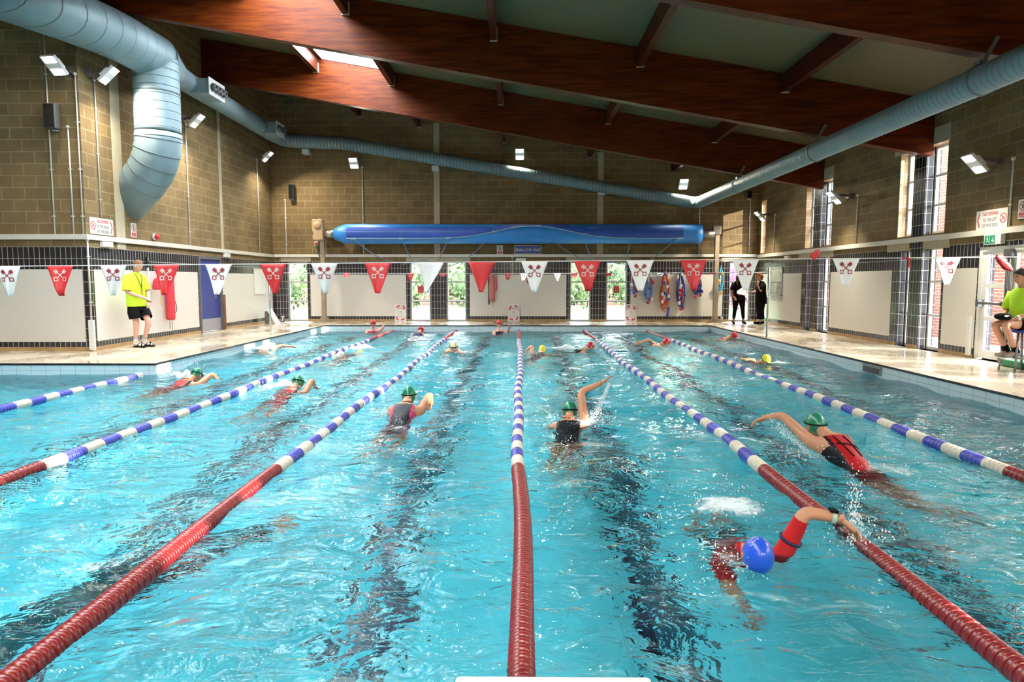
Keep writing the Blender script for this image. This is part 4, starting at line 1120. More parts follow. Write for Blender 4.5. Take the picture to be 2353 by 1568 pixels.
bundle(4.97, 1.68, .22, .42, 'orange', [(-.4, .07, 'r'), (-.1, .03, 'b'), (.4, .06, 'w'), (-.5, .2, 'r'), (-.2, .25, 'b'), (.5, .18, 'o'), (.3, .33, 'w'), (0, .48, 'b'), (.25, .52, 'b'), (-.5, .5, 'w'), (.5, .56, 'w'), (-.5, .68, 'w'), (.5, .62, 'b'), (.55, .84, 'b'), (.5, .92, 'b'), (.4, .99, 'b')], 'longest hanging lane rope, with bright orange cords', 3, 'orange')
bundle(5.50, 1.68, .42, .40, 'navy', [(-.6, .12, 'w'), (.1, .05, 'w'), (-.5, .25, 'b'), (.5, .35, 'b'), (0, .36, 'w'), (-.2, .48, 'r'), (.2, .48, 'r'), (-.2, .60, 'r'), (.2, .60, 'r'), (.3, .72, 'r'), (-.3, .83, 'w'), (.6, .6, 'b'), (.0, .98, 'r'), (.4, .97, 'r'), (.4, .92, 'b')], 'hanging lane rope with navy cords and a block of crimson floats', 4)
bundle(6.07, 1.62, .82, .34, 'navy', [(.1, .2, 'w'), (.2, .35, 'r'), (-.3, .5, 'r'), (.1, .6, 'b'), (.8, .72, 'b'), (-.5, .96, 'r'), (.5, .88, 'r'), (-.6, .7, 'b')], 'hanging lane rope with blue cords left of the right roller post', 5)
bundle(6.86, 1.82, .95, .24, 'sky', [(-.7, .5, 'y'), (-.7, .58, 'y'), (.1, .96, 'y'), (.2, .2, 'y')], 'narrow hank of sky-blue cord hung right of the roller post', 6)
t = thing('water_bottle', 'small clear bottle on the floor at the right roller post', 'bottle', (6.92, 23.42, 0))
mb = MB(); mb.lathe([(0, 0), (.035, 0), (.037, .15), (.015, .19), (.015, .21)], 12); mb.build('bottle', P('clear_plastic', (.45, .50, .55), .15, spec=.6), t)
mb = MB(); mb.lathe([(.017, .205), (.017, .235), (0, .235)], 10); mb.build('cap', flo['b'], t)

# ------------------------------------------------------------------ lane cards leaning on the back wall
def lane_card(x, top, bottom, flip, label):
    t = thing('lane_sign', label, 'sign', (x, YB - .11, 0), 0, 'lane cards leaning on the back wall'); t.rotation_euler = (-.12, 0, 0)
    mb = MB(); mb.box((0, 0, .30), (.40, .015, .60)); mb.build('board', P('card_white', (.70, .67, .66), .4), t)
    yy = -.0085
    for sx in (-1, 1):
        for top_ in (1, -1):
            m1 = MB()
            cx, cz = sx * .085, .30 + top_ * .17
            n_ = 8; vs = []
            for j in range(n_ + 1):
                a = PI / 2 * j / n_
                for r in (.085, .045): vs.append((cx + sx * (r * math.cos(a) - .02), yy, cz + top_ * (r * math.sin(a) + .0)))
            m1.add(vs, [(2 * j, 2 * j + 2, 2 * j + 3, 2 * j + 1) for j in range(n_)])
            head_up = (sx * top_ > 0) != flip
            if head_up:  # arrowhead at the vertical end
                m1.add([(cx + sx * .0, yy, cz), (cx + sx * .09, yy, cz), (cx + sx * .045, yy, cz - top_ * .05)], [(0, 1, 2)])
            else:
                m1.add([(cx - sx * .02, yy, cz + top_ * .02), (cx - sx * .02, yy, cz + top_ * .11), (cx - sx * .07, yy, cz + top_ * .065)], [(0, 1, 2)])
            m1.build('arrow', sgnred, t)
    m1 = MB(); Rr = .22
    def curved(u, v): a = u / Rr; return ((Rr + v) * math.sin(a), yy, .225 + (Rr + v) * math.cos(a))
    put_text(m1, top, 0, 0, .052, fn=curved, bold=.001)
    put_text(m1, 'SWIM', 0, .225, .032, y=yy); put_text(m1, bottom, 0, .155, .038 if len(bottom) < 11 else .031, y=yy)
    m1.build('lettering', ink_r, t)
    e = MB(); e.solid = True; keys(e, lambda x_, z_: (x_, yy, z_), 0, .325, .05); e.build('crossed_keys', sgnblack, t)
lane_card(-4.11, 'FAST LANE', 'CLOCKWISE', False, 'white lane card with red arrows reading FAST LANE, left of the window pair')
lane_card(-.20, 'MEDIUM LANE', 'ANTI-CLOCKWISE', True, 'white lane card with red arrows reading MEDIUM LANE, below the middle panel')
lane_card(3.83, 'SLOW LANE', 'CLOCKWISE', False, 'white lane card with red arrows reading SLOW LANE, below the hanging ropes')
def notice(x, label, z=1.11, y=YB + .095):
    t = plate('notice', label, 'notice', (x, y, z), 0, .20, .26, sgnred, 'red notices on the back wall windows')
    m1 = MB(); put_text(m1, 'NOTICE', 0, .075, .05, bold=.001); put_text(m1, '2 m', 0, -.01, .05); put_text(m1, 'SOCIAL', 0, -.055, .032); put_text(m1, 'DISTANCING', 0, -.10, .03); m1.build('lettering', sgnwhite, t)
notice(-3.43, 'small red notice stuck on the left window of the pair left of centre'); notice(3.34, 'small red notice stuck on the window left of the hanging ropes')
notice(.34, 'red notice on the middle panel behind a white pennant', 1.45, YB - .003)

# ------------------------------------------------------------------ rescue gear
red_foam = P('red_rescue_foam', (.55, .03, .05), .5, vary=.08)
t = thing('rescue_tube', 'long red rescue tube hung on the left wall behind a red pennant', 'rescue tube', (XL + .13, 16.27, 0))
mb = MB(); mb.tube([(0, 0, .46), (0, 0, .50), (.0, .0, 1.0), (0, 0, 1.55), (0, 0, 1.60)], [.09, .11, .115, .115, .085], 16, sx=.7); mb.build('foam_body', red_foam, t)
mb = MB(); mb.tube([(.05, .08, 1.0), (.07, .15, .82), (.07, .17, .68), (.05, .1, .6)], .009, 6); mb.tube([(.0, -.05, .46), (.0, -.06, .25)], .006, 5); mb.tube([(0, .05, .46), (0, .05, .22)], .006, 5); mb.build('strap', sgnblack, t)
mb = MB(); mb.lathe([(0, 0), (.035, 0), (.035, .1), (0, .1)], 10, M=Matrix.Translation((.02, -.03, 1.62))); mb.build('clip', sgnblack, t)
t = thing('throw_bag', 'small red throw bag with black cord beside the standing lifeguard', 'throw bag', (XL + .15, 15.72, 0))
mb = MB(); mb.tube([(0, 0, 1.19), (0, 0, 1.22), (0, 0, 1.38), (0, 0, 1.46)], [.12, .135, .115, .06], 14, sx=.5); mb.build('bag', red_foam, t)
mb = MB(); mb.tube([(-.02, 0, 1.46), (0, .02, 1.53), (-.04, 0, 1.66)], .008, 6); mb.build('cord', sgnblack, t)
mb = MB(); mb.tube([(0, .08, 1.2), (.01, .10, 1.05), (-.01, .08, .95), (.02, .10, .8)], .009, 6); mb.build('yellow_cord', P('yellow_cord', (.6, .5, .05), .5), t)
mb = MB(); mb.box((-.05, 0, 1.68), (.04, .03, .08)); mb.build('hook', lampgrey, t)
t = thing('reaching_pole', 'white pole with black grip on the left wall behind the lifeguard', 'pole', (XL + .05, 15.5, 0))
mb = MB(); mb.tube([(0, 0, .35), (0, 0, 1.72)], .018, 8); mb.build('shaft', wplast, t)
mb = MB(); mb.tube([(0, 0, 1.70), (0, 0, 1.93)], .03, 10); mb.build('grip', sgnblack, t)
t = thing('reaching_pole', 'dark reaching pole hung vertically on the middle panel of the back wall', 'pole', (-1.06, YB - .05, 0))
mb = MB(); mb.tube([(0, 0, .58), (0, 0, 1.98)], .016, 8); mb.build('shaft', sgnblack, t)
mb = MB(); mb.box((0, .02, 1.62), (.16, .06, .04)); mb.build('wall_clip', wplast, t)
for z in (.62, 1.3):
    mb = MB(); mb.tube([(0, 0, z), (0, 0, z + .14)], .022, 8); mb.build('grip', sgnblack, t)
t = thing('rescue_tube', 'pale red rescue tube beside the dark pole on the back wall', 'rescue tube', (-.93, YB - .08, 0))
mb = MB(); mb.tube([(0, 0, .70), (0, 0, .74), (0, 0, 1.5), (0, 0, 1.58)], [.06, .075, .075, .06], 14); mb.build('foam_body', P('faded_red_foam', (.55, .13, .12), .55), t)
mb = MB(); mb.tube([(.02, -.03, 1.58), (.09, -.02, 1.72), (.12, 0, 1.5), (.14, -.02, 1.2), (.11, -.02, 1.05)], .018, 6); mb.tube([(0, 0, .7), (.02, 0, .5)], .006, 5); mb.build('strap', red_foam, t)

# ------------------------------------------------------------------ blue door, boards, poster, exit doors
o = thing('door_1', None, None, (XL, 18.75, 0)); o['kind'] = 'structure'
navy = P('navy_door_paint', (.018, .030, .19), .35)
mb = MB()
for (a, c, z0, z1) in ((-.67, -.60, 0, 2.06), (.60, .67, 0, 2.06), (-.60, .60, 1.98, 2.06)): mb.box2((-.10, a, z0), (.02, c, z1))
mb.build('frame', P('dark_grey_frame', (.10, .10, .11), .45), o)
mb = MB(); mb.box2((-.06, -.60, .02), (-.02, .60, 1.98)); lf = mb.build('door_leaf', navy, o)
mb = MB(); mb.box2((-.02, -.58, .02), (-.012, .58, .36)); mb.build('kick_plate', P('brushed_kick_plate', (.36, .37, .40), .4, metal=.5), lf)
mb = MB(); mb.box((-.012, .30, 1.02), (.015, .05, .20)); mb.tube([(-.01, .30, 1.05), (.05, .30, 1.05), (.05, .44, 1.05)], .012, 8); mb.build('handle', MATS['stainless_steel'], lf)
mb = MB(); mb.box2((0, .66, 0), (.07, .76, 1.0)); mb.build('corner_guard', P('rusty_post', (.14, .07, .03), .7, vary=.4, vscale=9), o)
t = thing('white_board', 'white wall board on the left wall near the back corner', 'board', (XL + .003, 22.3, 1.38), PI / 2)
mb = MB(); mb.box((0, -.01, 0), (1.0, .02, .82)); mb.build('board', P('board_white', (.76, .75, .74), .3), t)
mb = MB()
for q in ((0, -.41, 1.0, .02), (0, .41, 1.0, .02), (-.5, 0, .02, .84), (.5, 0, .02, .84)): mb.box((q[0], -.012, q[1]), (q[2], .028, q[3]))
mb.build('frame', lampgrey, t)
t = thing('poster', 'grey framed reflective notice on the right wall behind the dark-clad women', 'notice', (XR - .003, 21.8, 1.38), -PI / 2)
mb = MB(); mb.box((0, -.01, 0), (.92, .02, .84)); mb.build('backing', P('glossy_poster', (.40, .40, .37), .08, vary=.3, vscale=6), t)
mb = MB()
for q in ((0, -.43, .96, .04), (0, .43, .96, .04), (-.46, 0, .04, .88), (.46, 0, .04, .88), (0, 0, .92, .025)): mb.box((q[0], -.014, q[1]), (q[2], .03, q[3]))
mb.build('frame', alu, t)
# double exit doors
o = thing('door_2', None, None, (XR, 11.525, 0)); o['kind'] = 'structure'
mb = MB()
for (a, c, z0, z1) in ((-.775, -.70, 0, 1.98), (.70, .775, 0, 1.98), (-.70, .70, 1.90, 1.98)): mb.box2((.02, a, z0), (.12, c, z1))
mb.build('frame', whitepaint, o)
darkbar = P('panic_bar_grey', (.13, .13, .14), .35, metal=.5)
for a, c in ((-.70, -.005), (.005, .70)):
    mb = MB()
    for q in ((a, a + .12, .03, 1.90), (c - .12, c, .03, 1.90)): mb.box2((.04, q[0], q[2]), (.09, q[1], q[3]))
    for q in ((.03, .17), (.69, .77), (1.27, 1.34), (1.85, 1.90)): mb.box2((.04, a + .12, q[0]), (.09, c - .12, q[1]))
    lf = mb.build('door_leaf', whitepaint, o)
    for z0, z1 in ((.17, .69), (.77, 1.27), (1.34, 1.85)):
        mb = MB(); mb.add([(.065, a + .12, z0), (.065, c - .12, z0), (.065, c - .12, z1), (.065, a + .12, z1)], [(0, 1, 2, 3)]); mb.build('pane', glass, lf)
    mb = MB(); mb.tube([(-.05, a + .05, 1.0), (-.05, c - .03, 1.0)], .024, 10); mb.box((-.01, a + .05, 1.0), (.10, .06, .07)); mb.box((-.01, c - .04, 1.0), (.10, .08, .12)); mb.build('panic_bar', darkbar, lf)
mb = MB(); mb.tube([(.0, .04, .05), (.0, .04, 1.86)], .022, 8); mb.tube([(.0, -.04, .05), (.0, -.04, 1.86)], .022, 8); mb.box((.0, 0, 1.86), (.07, .18, .12)); mb.box((0, 0, .06), (.07, .18, .08)); mb.build('latch_rod', darkbar, o)

# ------------------------------------------------------------------ small things on the deck and pool side
t = thing('ramp_board', 'small white board leaning on a dark prop at the left wall near the back corner', 'board', (-8.12, 22.35, 0))
mb = MB(); mb.box((.02, 0, .23), (.06, .34, .56), M=Matrix.Rotation(-.5, 3, 'Y')); mb.build('board', wplast, t)
mb = MB(); mb.box((-.16, 0, .2), (.10, .30, .40)); mb.build('prop', lampdark, t)
t = thing('castor_wheel', 'single blue castor standing by the white board at the left wall', 'wheel', (-8.0, 22.95, 0))
M = Matrix.Translation((0, 0, .075)) @ Matrix.Rotation(PI / 2, 4, 'X')
mb = MB(); mb.lathe([(.03, -.02), (.07, -.02), (.075, 0), (.07, .02), (.03, .02)], 16, M=M); mb.build('tyre', P('castor_blue', (.03, .05, .2), .5), t)
mb = MB(); mb.lathe([(0, -.022), (.032, -.022), (.032, .022), (0, .022)], 12, M=M); mb.box((0, .035, .12), (.03, .012, .16)); mb.box((0, -.035, .12), (.03, .012, .16)); mb.box((0, 0, .205), (.10, .10, .015)); mb.build('fork', lampgrey, t)
t = thing('skimmer_inlet', 'dark rectangular inlet in the right side of the pool above the water', 'pool fitting', (PX1 - .012, 11.58, -.11))
mb = MB(); mb.box((.0, 0, 0), (.02, .60, .14)); mb.box((-.012, 0, .06), (.012, .6, .02)); mb.build('frame', P('inlet_frame', (.16, .19, .20), .5), t)
mb = MB(); mb.box((-.012, 0, -.01), (.008, .52, .09)); mb.build('flap', P('inlet_flap', (.035, .045, .05), .6), t)
t = thing('green_float', 'green foam block on the deck at the right edge behind the stool', 'float', (8.0, 10.95, 0))
mb = MB(); mb.box((0, 0, .06), (.22, .55, .11)); mb.build('foam_block', P('green_foam', (.02, .20, .07), .6), t, bevel=.02)

# ------------------------------------------------------------------ garden seen through the back windows
leafm, nt, b, out = nt_new('hedge_leaves')
tc = nt.nodes.new('ShaderNodeTexCoord'); vo = nt.nodes.new('ShaderNodeTexVoronoi'); vo.inputs['Scale'].default_value = 5.0; lk(nt, tc.outputs['Object'], vo.inputs['Vector'])
r = nt.nodes.new('ShaderNodeValToRGB'); r.color_ramp.elements[0].color = (.006, .02, .008, 1); r.color_ramp.elements[1].color = (.11, .15, .075, 1); r.color_ramp.elements[1].position = .7
lk(nt, vo.outputs['Color'], r.inputs[0]); lk(nt, r.outputs[0], b.inputs['Base Color']); b.inputs['Roughness'].default_value = .9
def shrub(name, c, rad, mat, label, seed):
    rnd = random.Random(seed); mb = MB()
    for k in range(700):
        a, h = rnd.uniform(0, 2 * PI), rnd.uniform(-.9, 1)
        s_ = math.sqrt(1 - h * h); q = rnd.uniform(.75, 1.05)
        p = Vector((c[0] + rad[0] * s_ * math.cos(a) * q, c[1] + rad[1] * s_ * math.sin(a) * q, c[2] + rad[2] * h * q))
        p.z = max(p.z, .05)
        sz = rnd.uniform(.07, .18); M = Euler((rnd.uniform(0, 6), rnd.uniform(0, 6), rnd.uniform(0, 6))).to_matrix()
        mb.add([p + M @ Vector(v) * sz for v in ((-1, 0, 0), (0, -.5, .15), (1, 0, 0), (0, .5, .15))], [(0, 1, 2, 3)])
    mb.ball(c, [r_ * .72 for r_ in rad], 14)
    o = mb.build(name, mat); tag(o, label, 'shrub', 'shrubs in the garden beyond the back windows'); return o
SH = [(-11.5, 34, 'far left door window'), (-6.0, 36, 'left window of the pair left of centre'), (-3.0, 38, 'right window of the pair left of centre'), (3.0, 35, 'left window right of centre'), (5.9, 38, 'right window right of centre')]
for k, (x, y, w_) in enumerate(SH): shrub('garden_shrub', (x, y, 1.5), (1.25, .8, 1.75), leafm, 'dark leafy shrub seen through the %s' % w_, k)
pinkm = P('pink_blossom', (.16, .07, .14), .9, vary=.5, vscale=9)
shrub('garden_shrub', (11.2, 34, 1.6), (1.8, .9, 1.7), pinkm, 'purple shrub seen through the far right window behind the women', 9)
mb = MB(); mb.box2((-16, 40, 0), (16, 40.3, 2.4)); struct('garden_wall', mb, redbrick_x)

# ------------------------------------------------------------------ people: helpers
def skin_geo(J, E, root, sub=2):
    """grow one continuous surface over a skeleton: J name -> (pos, radius), E list of joint pairs"""
    names = list(J); ix = {n: i for i, n in enumerate(names)}
    me = bpy.data.meshes.new('tmp'); me.from_pydata([tuple(J[n][0]) for n in names], [(ix[a], ix[b_]) for a, b_ in E], [])
    o = bpy.data.objects.new('tmp', me); C.objects.link(o)
    m = o.modifiers.new('skin', 'SKIN'); m.use_smooth_shade = True
    for n in names:
        sv = me.skin_vertices[0].data[ix[n]]; r = J[n][1]
        sv.radius = r if isinstance(r, tuple) else (r, r); sv.use_root = (n == root)
    s_ = o.modifiers.new('sub', 'SUBSURF'); s_.levels = sub; s_.render_levels = sub
    dg = bpy.context.evaluated_depsgraph_get(); dg.update()
    e = bpy.data.meshes.new_from_object(o.evaluated_get(dg))
    vs = [Vector(v.co) for v in e.vertices]; fs = [tuple(p.vertices) for p in e.polygons]
    bpy.data.objects.remove(o); bpy.data.meshes.remove(me); bpy.data.meshes.remove(e)
    return vs, fs
def add_skin(mb, J, E, root, pick, sub=2):
    vs, fs = skin_geo(J, E, root, sub)
    b_ = len(mb.v); mb.v += [tuple(v) for v in vs]
    for f in fs:
        c = sum((vs[i] for i in f), Vector()) / len(f)
        mb.f.append([b_ + i for i in f]); mb.m.append(pick(c)); mb.sm.append(True)
def basis(fwd, up=(0, 0, 1)):
    f = Vector(fwd).normalized(); r_ = f.cross(Vector(up)).normalized(); u = r_.cross(f)
    return Matrix((r_, f, u)).transposed()             # columns: right, forward, up
def head_geo(mb, c, B, s=1.0, skin=0, eye=1, lip=2, face=True):
    """head with brow, nose, jaw and ears; B maps local (right, forward, up)"""
    N, K = 28, 20; vs = []
    for i in range(K + 1):
        th = PI * i / K
        for j in range(N):
            a = 2 * PI * j / N
            x, y, z = math.sin(th) * math.cos(a), math.sin(th) * math.sin(a), math.cos(th)
            px_, py_, pz_ = .076 * x, .096 * y, .118 * z
            if z < 0:
                k = 1 + .34 * z                           # jaw narrows
                px_ *= k; py_ = py_ * (1 + .18 * z) + .012 * (-z) * (1 if y > -.2 else 0)
            if y > .3:
                f = max(0, 1 - (x / .32) ** 2)
                py_ -= .010 * math.exp(-((z - .10) / .10) ** 2) * math.exp(-((abs(x) - .36) / .2) ** 2)   # eye sockets
                py_ += .022 * f * max(0, 1 - abs(z + .12) / .20) ** .8 * (1 if z > -.25 else .6)            # nose
                py_ += .006 * max(0, 1 - abs(z - .26) / .12)                                              # brow
                py_ += .006 * max(0, 1 - (x / .35) ** 2) * max(0, 1 - abs(z + .45) / .10)                  # lips
                py_ += .008 * max(0, 1 - (x / .4) ** 2) * max(0, 1 - abs(z + .78) / .2)                    # chin
            vs.append(Vector(c) + B @ Vector((px_, py_, pz_)) * s)
    fs = [(i * N + j, (i + 1) * N + j, (i + 1) * N + (j + 1) % N, i * N + (j + 1) % N) for i in range(K) for j in range(N)]
    mb.add(vs, fs, skin, True)
    if face:
        for sg in (-1, 1):
            mb.ball(Vector(c) + B @ Vector((sg * .031, .078, .014)) * s, (.013 * s, .008 * s, .008 * s), 10, eye, M=B)
            mb.ball(Vector(c) + B @ Vector((sg * .076, -.005, -.005)) * s, (.012 * s, .022 * s, .034 * s), 10, skin, M=B)
            mb.ball(Vector(c) + B @ Vector((sg * .031, .083, .032)) * s, (.020 * s, .006 * s, .004 * s), 8, 3, M=B)
        mb.ball(Vector(c) + B @ Vector((0, .089, -.052)) * s, (.024 * s, .006 * s, .006 * s), 10, lip, M=B)
def hand_geo(mb, wrist, d, nrm, mi=0, curl=.3, s=1.0, thumb=1):
    """palm, four bent fingers and a thumb; d along the hand, nrm out of the back of the hand"""
    B = basis(d, nrm); w_ = Vector(wrist)
    P_ = lambda x, y, z: w_ + B @ Vector((x, y, z)) * s
    mb.ball(P_(0, .045, 0), (.040 * s, .056 * s, .017 * s), 14, mi, M=B)
    mb.tube([P_(0, -.02, 0), P_(0, .02, 0)], [.026 * s, .028 * s], 10, mi)
    for k, (x, L) in enumerate(((-.029, .068), (-.010, .080), (.010, .075), (.028, .058))):
        x *= -thumb
        y, z = .088 - abs(x) * .25, 0; pts = [P_(x * .9, y - .02, 0), P_(x, y, 0)]; a = curl * .6
        for q in (.45, .32, .23):
            y += L * q * math.cos(a); z -= L * q * math.sin(a); pts.append(P_(x * 1.12, y, z)); a += curl
        mb.tube(pts, [.0095 * s, .010 * s, .009 * s, .0082 * s, .0065 * s], 8, mi)
    t = thumb
    mb.tube([P_(.022 * t, .012, -.004), P_(.043 * t, .036, -.012), P_(.054 * t, .062, -.018), P_(.056 * t, .084, -.022)], [.014 * s, .0125 * s, .011 * s, .008 * s], 8, mi)
def loft(mb, rings, n=20, mi=0, caps=(True, True)):
    vs = []
    for c, a, b_ in rings:
        for j in range(n):
            t = 2 * PI * j / n; vs.append(Vector(c) + Vector(a) * math.cos(t) + Vector(b_) * math.sin(t))
    k = len(rings)
    mb.add(vs, [(i * n + j, i * n + (j + 1) % n, (i + 1) * n + (j + 1) % n, (i + 1) * n + j) for i in range(k - 1) for j in range(n)], mi, True)
    if caps[0]: mb.add(vs[:n], [tuple(range(n))[::-1]], mi)
    if caps[1]: mb.add(vs[-n:], [tuple(range(n))], mi)
def skinmat(name, col): return P(name, col, .5, sss=.0, vary=.08, vscale=8, spec=.35)
sk_fair = skinmat('fair_skin', (.58, .30, .20)); sk_pink = skinmat('pink_skin', (.62, .33, .25)); sk_tan = skinmat('tanned_skin', (.42, .20, .115)); sk_wet = skinmat('wet_skin', (.46, .21, .12))
sk_wet.node_tree.nodes['Principled BSDF'].inputs['Roughness'].default_value = .25
eye_m = P('eye_dark', (.02, .015, .012), .2); lip_m = P('lips', (.42, .13, .11), .45); brow_m = P('eyebrow_brown', (.12, .06, .03), .7)
blk = P('black_fabric', (.006, .006, .007), .9, spec=.12, bump=.15, bscale=30)
lime = P('lime_fabric', (.50, .86, .02), .65, bump=.3, bscale=7)
LIMB_E = [('pelvis', 'spine'), ('spine', 'chest'), ('chest', 'neck'), ('neck', 'skull'), ('chest', 'shL'), ('shL', 'elL'), ('elL', 'wrL'), ('chest', 'shR'), ('shR', 'elR'), ('elR', 'wrR'),
          ('pelvis', 'hipL'), ('hipL', 'knL'), ('knL', 'anL'), ('anL', 'toeL'), ('pelvis', 'hipR'), ('hipR', 'knR'), ('knR', 'anR'), ('anR', 'toeR')]
RAD = dict(pelvis=.135, spine=.12, chest=.14, neck=.058, skull=.055, shL=.070, shR=.070, elL=.046, elR=.046, wrL=.030, wrR=.030, hipL=.098, hipR=.098, knL=.060, knR=.060, anL=.040, anR=.040, toeL=.036, toeR=.036)
def body_mesh(t, J, H, HB, skin, hands, pick=None, extra=(), k=1.0, hs=1.0, face=True, rad={}, sub=2):
    R_ = dict(RAD, **rad)
    mb = MB()
    JJ = {n: (Vector(p), R_[n] * k) for n, p in J.items()}
    add_skin(mb, JJ, LIMB_E, 'pelvis', pick or (lambda c: 0), sub)
    head_geo(mb, H, HB, hs, face=face)
    for (w_, d, nrm, curl, th) in hands: hand_geo(mb, w_, d, nrm, 0, curl, 1.0, th)
    return mb.build('body', [skin, eye_m, lip_m, brow_m] + list(extra), t)

# ------------------------------------------------------------------ standing lifeguard
FW = Vector((.95, -.30, 0)).normalized()
def place(t, dirv): t.rotation_euler = (0, 0, math.atan2(-dirv[0], dirv[1]))
t = thing('person', 'young lifeguard in lime T-shirt and black shorts standing against the left wall', 'person', (-8.0, 14.28, 0))
place(t, FW)
J = dict(pelvis=(0, -.07, .94), spine=(0, -.09, 1.10), chest=(0, -.10, 1.32), neck=(0, -.07, 1.53), skull=(0, -.02, 1.66),
         shL=(-.19, -.09, 1.46), elL=(-.25, -.02, 1.17), wrL=(-.05, .21, .95), shR=(.19, -.09, 1.46), elR=(.24, -.06, 1.16), wrR=(.02, .20, 1.02),
         hipL=(-.09, -.06, .90), knL=(-.07, .16, .52), anL=(-.09, -.02, .11), toeL=(-.10, .12, .055), hipR=(.10, -.06, .90), knR=(.09, -.01, .50), anR=(.08, -.06, .10), toeR=(.10, .10, .055))
HB = basis((-.12, 1, -.25)); Hc = (0, .015, 1.70)
body_mesh(t, J, Hc, HB, sk_pink, [((-.05, .21, .95), (.5, .45, -.75), (0, 1, .4), .55, 1), ((.02, .20, 1.02), (-.75, .45, -.25), (.2, .8, .6), .7, -1)], k=1.0)
mb = MB()
R_, F_ = Vector((1, 0, 0)), Vector((0, 1, 0))
loft(mb, [((0, -.06, 1.570), R_ * .072, F_ * .07), ((0, -.075, 1.545), R_ * .13, F_ * .088), ((0, -.09, 1.49), R_ * .205, F_ * .115), ((0, -.09, 1.38), R_ * .225, F_ * .14), ((0, -.085, 1.2), R_ * .215, F_ * .145), ((0, -.075, 1.02), R_ * .215, F_ * .15), ((0, -.07, .86), R_ * .22, F_ * .155)], 24, caps=(False, False))
for sg in (-1, 1):
    e_ = Vector(J['elR' if sg > 0 else 'elL']); s0 = Vector(J['shR' if sg > 0 else 'shL'])
    mb.tube([s0 + Vector((-sg * .07, 0, .0)), s0 + Vector((sg * .015, 0, -.01)), s0.lerp(e_, .45), s0.lerp(e_, .88)], [.075, .085, .086, .092], 16, caps=False)
sh = mb.build('t_shirt', lime, t)
mb = MB()
loft(mb, [((0, -.07, .93), R_ * .19, F_ * .135), ((0, -.065, .84), R_ * .205, F_ * .15), ((0, -.05, .78), R_ * .205, F_ * .15)], 22, caps=(True, False))
for sg, kn in ((-1, 'knL'), (1, 'knR')):
    h0 = Vector((sg * .10, -.05, .83)); k0 = Vector(J[kn])
    mb.tube([h0, h0.lerp(k0, .3) + Vector((sg * .01, 0, 0)), h0.lerp(k0, .68)], [.118, .125, .118], 16, caps=False)
mb.build('shorts', blk, t)
hair_b = P('brown_hair', (.16, .07, .025), .6, bump=.6, bscale=60)
def hair_cap(t, c, B, mat, s=1.0, back=.12, front=.06, drop=.02, name='hair', thick=1.10):
    """short hair: shell over the skull, lower at the back"""
    mb = MB(); N, K = 26, 10; vs = []
    for i in range(K + 1):
        for j in range(N):
            a = 2 * PI * j / N
            lim = .5 + .5 * (-math.sin(a))             # 1 at the back, 0 in front
            zmin = front - (front + back - .05) * lim
            thm = math.acos(max(-1, min(1, zmin / .118))); th = thm * i / K
            x, y, z = math.sin(th) * math.cos(a), math.sin(th) * math.sin(a), math.cos(th)
            w_ = thick + .035 * math.sin(7 * a + 3 * i) * .4
            vs.append(Vector(c) + B @ Vector((.078 * x * w_, .098 * y * w_ - .004, .120 * z * w_ + .003)) * s)
    mb.add(vs, [(i * N + j, (i + 1) * N + j, (i + 1) * N + (j + 1) % N, i * N + (j + 1) % N) for i in range(K) for j in range(N)], 0, True)
    o = mb.build(name, mat, t); md = o.modifiers.new('s', 'SOLIDIFY'); md.thickness = .006; return o
hair_cap(t, Hc, HB, hair_b, 1.0, .09, .055)
sock = P('white_sock', (.72, .70, .66), .8)
for sg, an, toe in ((-1, 'anL', 'toeL'), (1, 'anR', 'toeR')):
    a0, t0 = Vector(J[an]), Vector(J[toe]); kn = Vector(J['knL' if sg < 0 else 'knR'])
    u = (kn - a0).normalized()
    mb = MB(); mb.tube([a0 + u * .12, a0 + u * .02, a0 + Vector((0, -.01, -.03)), t0 + Vector((0, 0, .005)), t0 + Vector((0, .06, -.008))], [.048, .046, .048, .043, .026], 14)
    so = mb.build('sock', sock, t)
    for q in (.085, .108):
        mb = MB(); mb.tube([a0 + u * q, a0 + u * (q + .008)], .0495, 14); mb.build('sock_band', blk, so)
    mb = MB(); mb.box(t0 + Vector((0, -.03, -.038)), (.10, .29, .026)); sd_ = mb.build('sandal', blk, t, bevel=.012)
    for d1 in (-1, 1):
        mb = MB(); mb.tube([t0 + Vector((d1 * .05, -.06, -.03)), t0 + Vector((d1 * .035, -.02, .03)), t0 + Vector((0, .03, .045)), t0 + Vector((-d1 * .045, .06, -.02))], .011, 8); mb.build('strap', blk, sd_)
mb = MB(); mb.tube([(-.07, .0, 1.54), (-.06, .045, 1.46), (-.01, .075, 1.30), (.0, .085, 1.24)], .007, 6); mb.tube([(.07, .0, 1.54), (.06, .045, 1.46), (.01, .075, 1.30), (.0, .085, 1.24)], .007, 6); mb.tube([(.0, .085, 1.24), (0, .09, 1.16)], .009, 6)
la = mb.build('lanyard', P('maroon_lanyard', (.10, .02, .02), .6), t)
mb = MB(); mb.ball((0, .095, 1.13), (.018, .014, .025), 10); mb.build('whistle', P('whistle_red', (.6, .04, .02), .35), la)
mb = MB(); w0 = Vector(J['wrL']); dd = (w0 - Vector(J['elL'])).normalized(); mb.tube([w0 - dd * .03, w0 - dd * .005], .037, 14); mb.build('watch', blk, t)

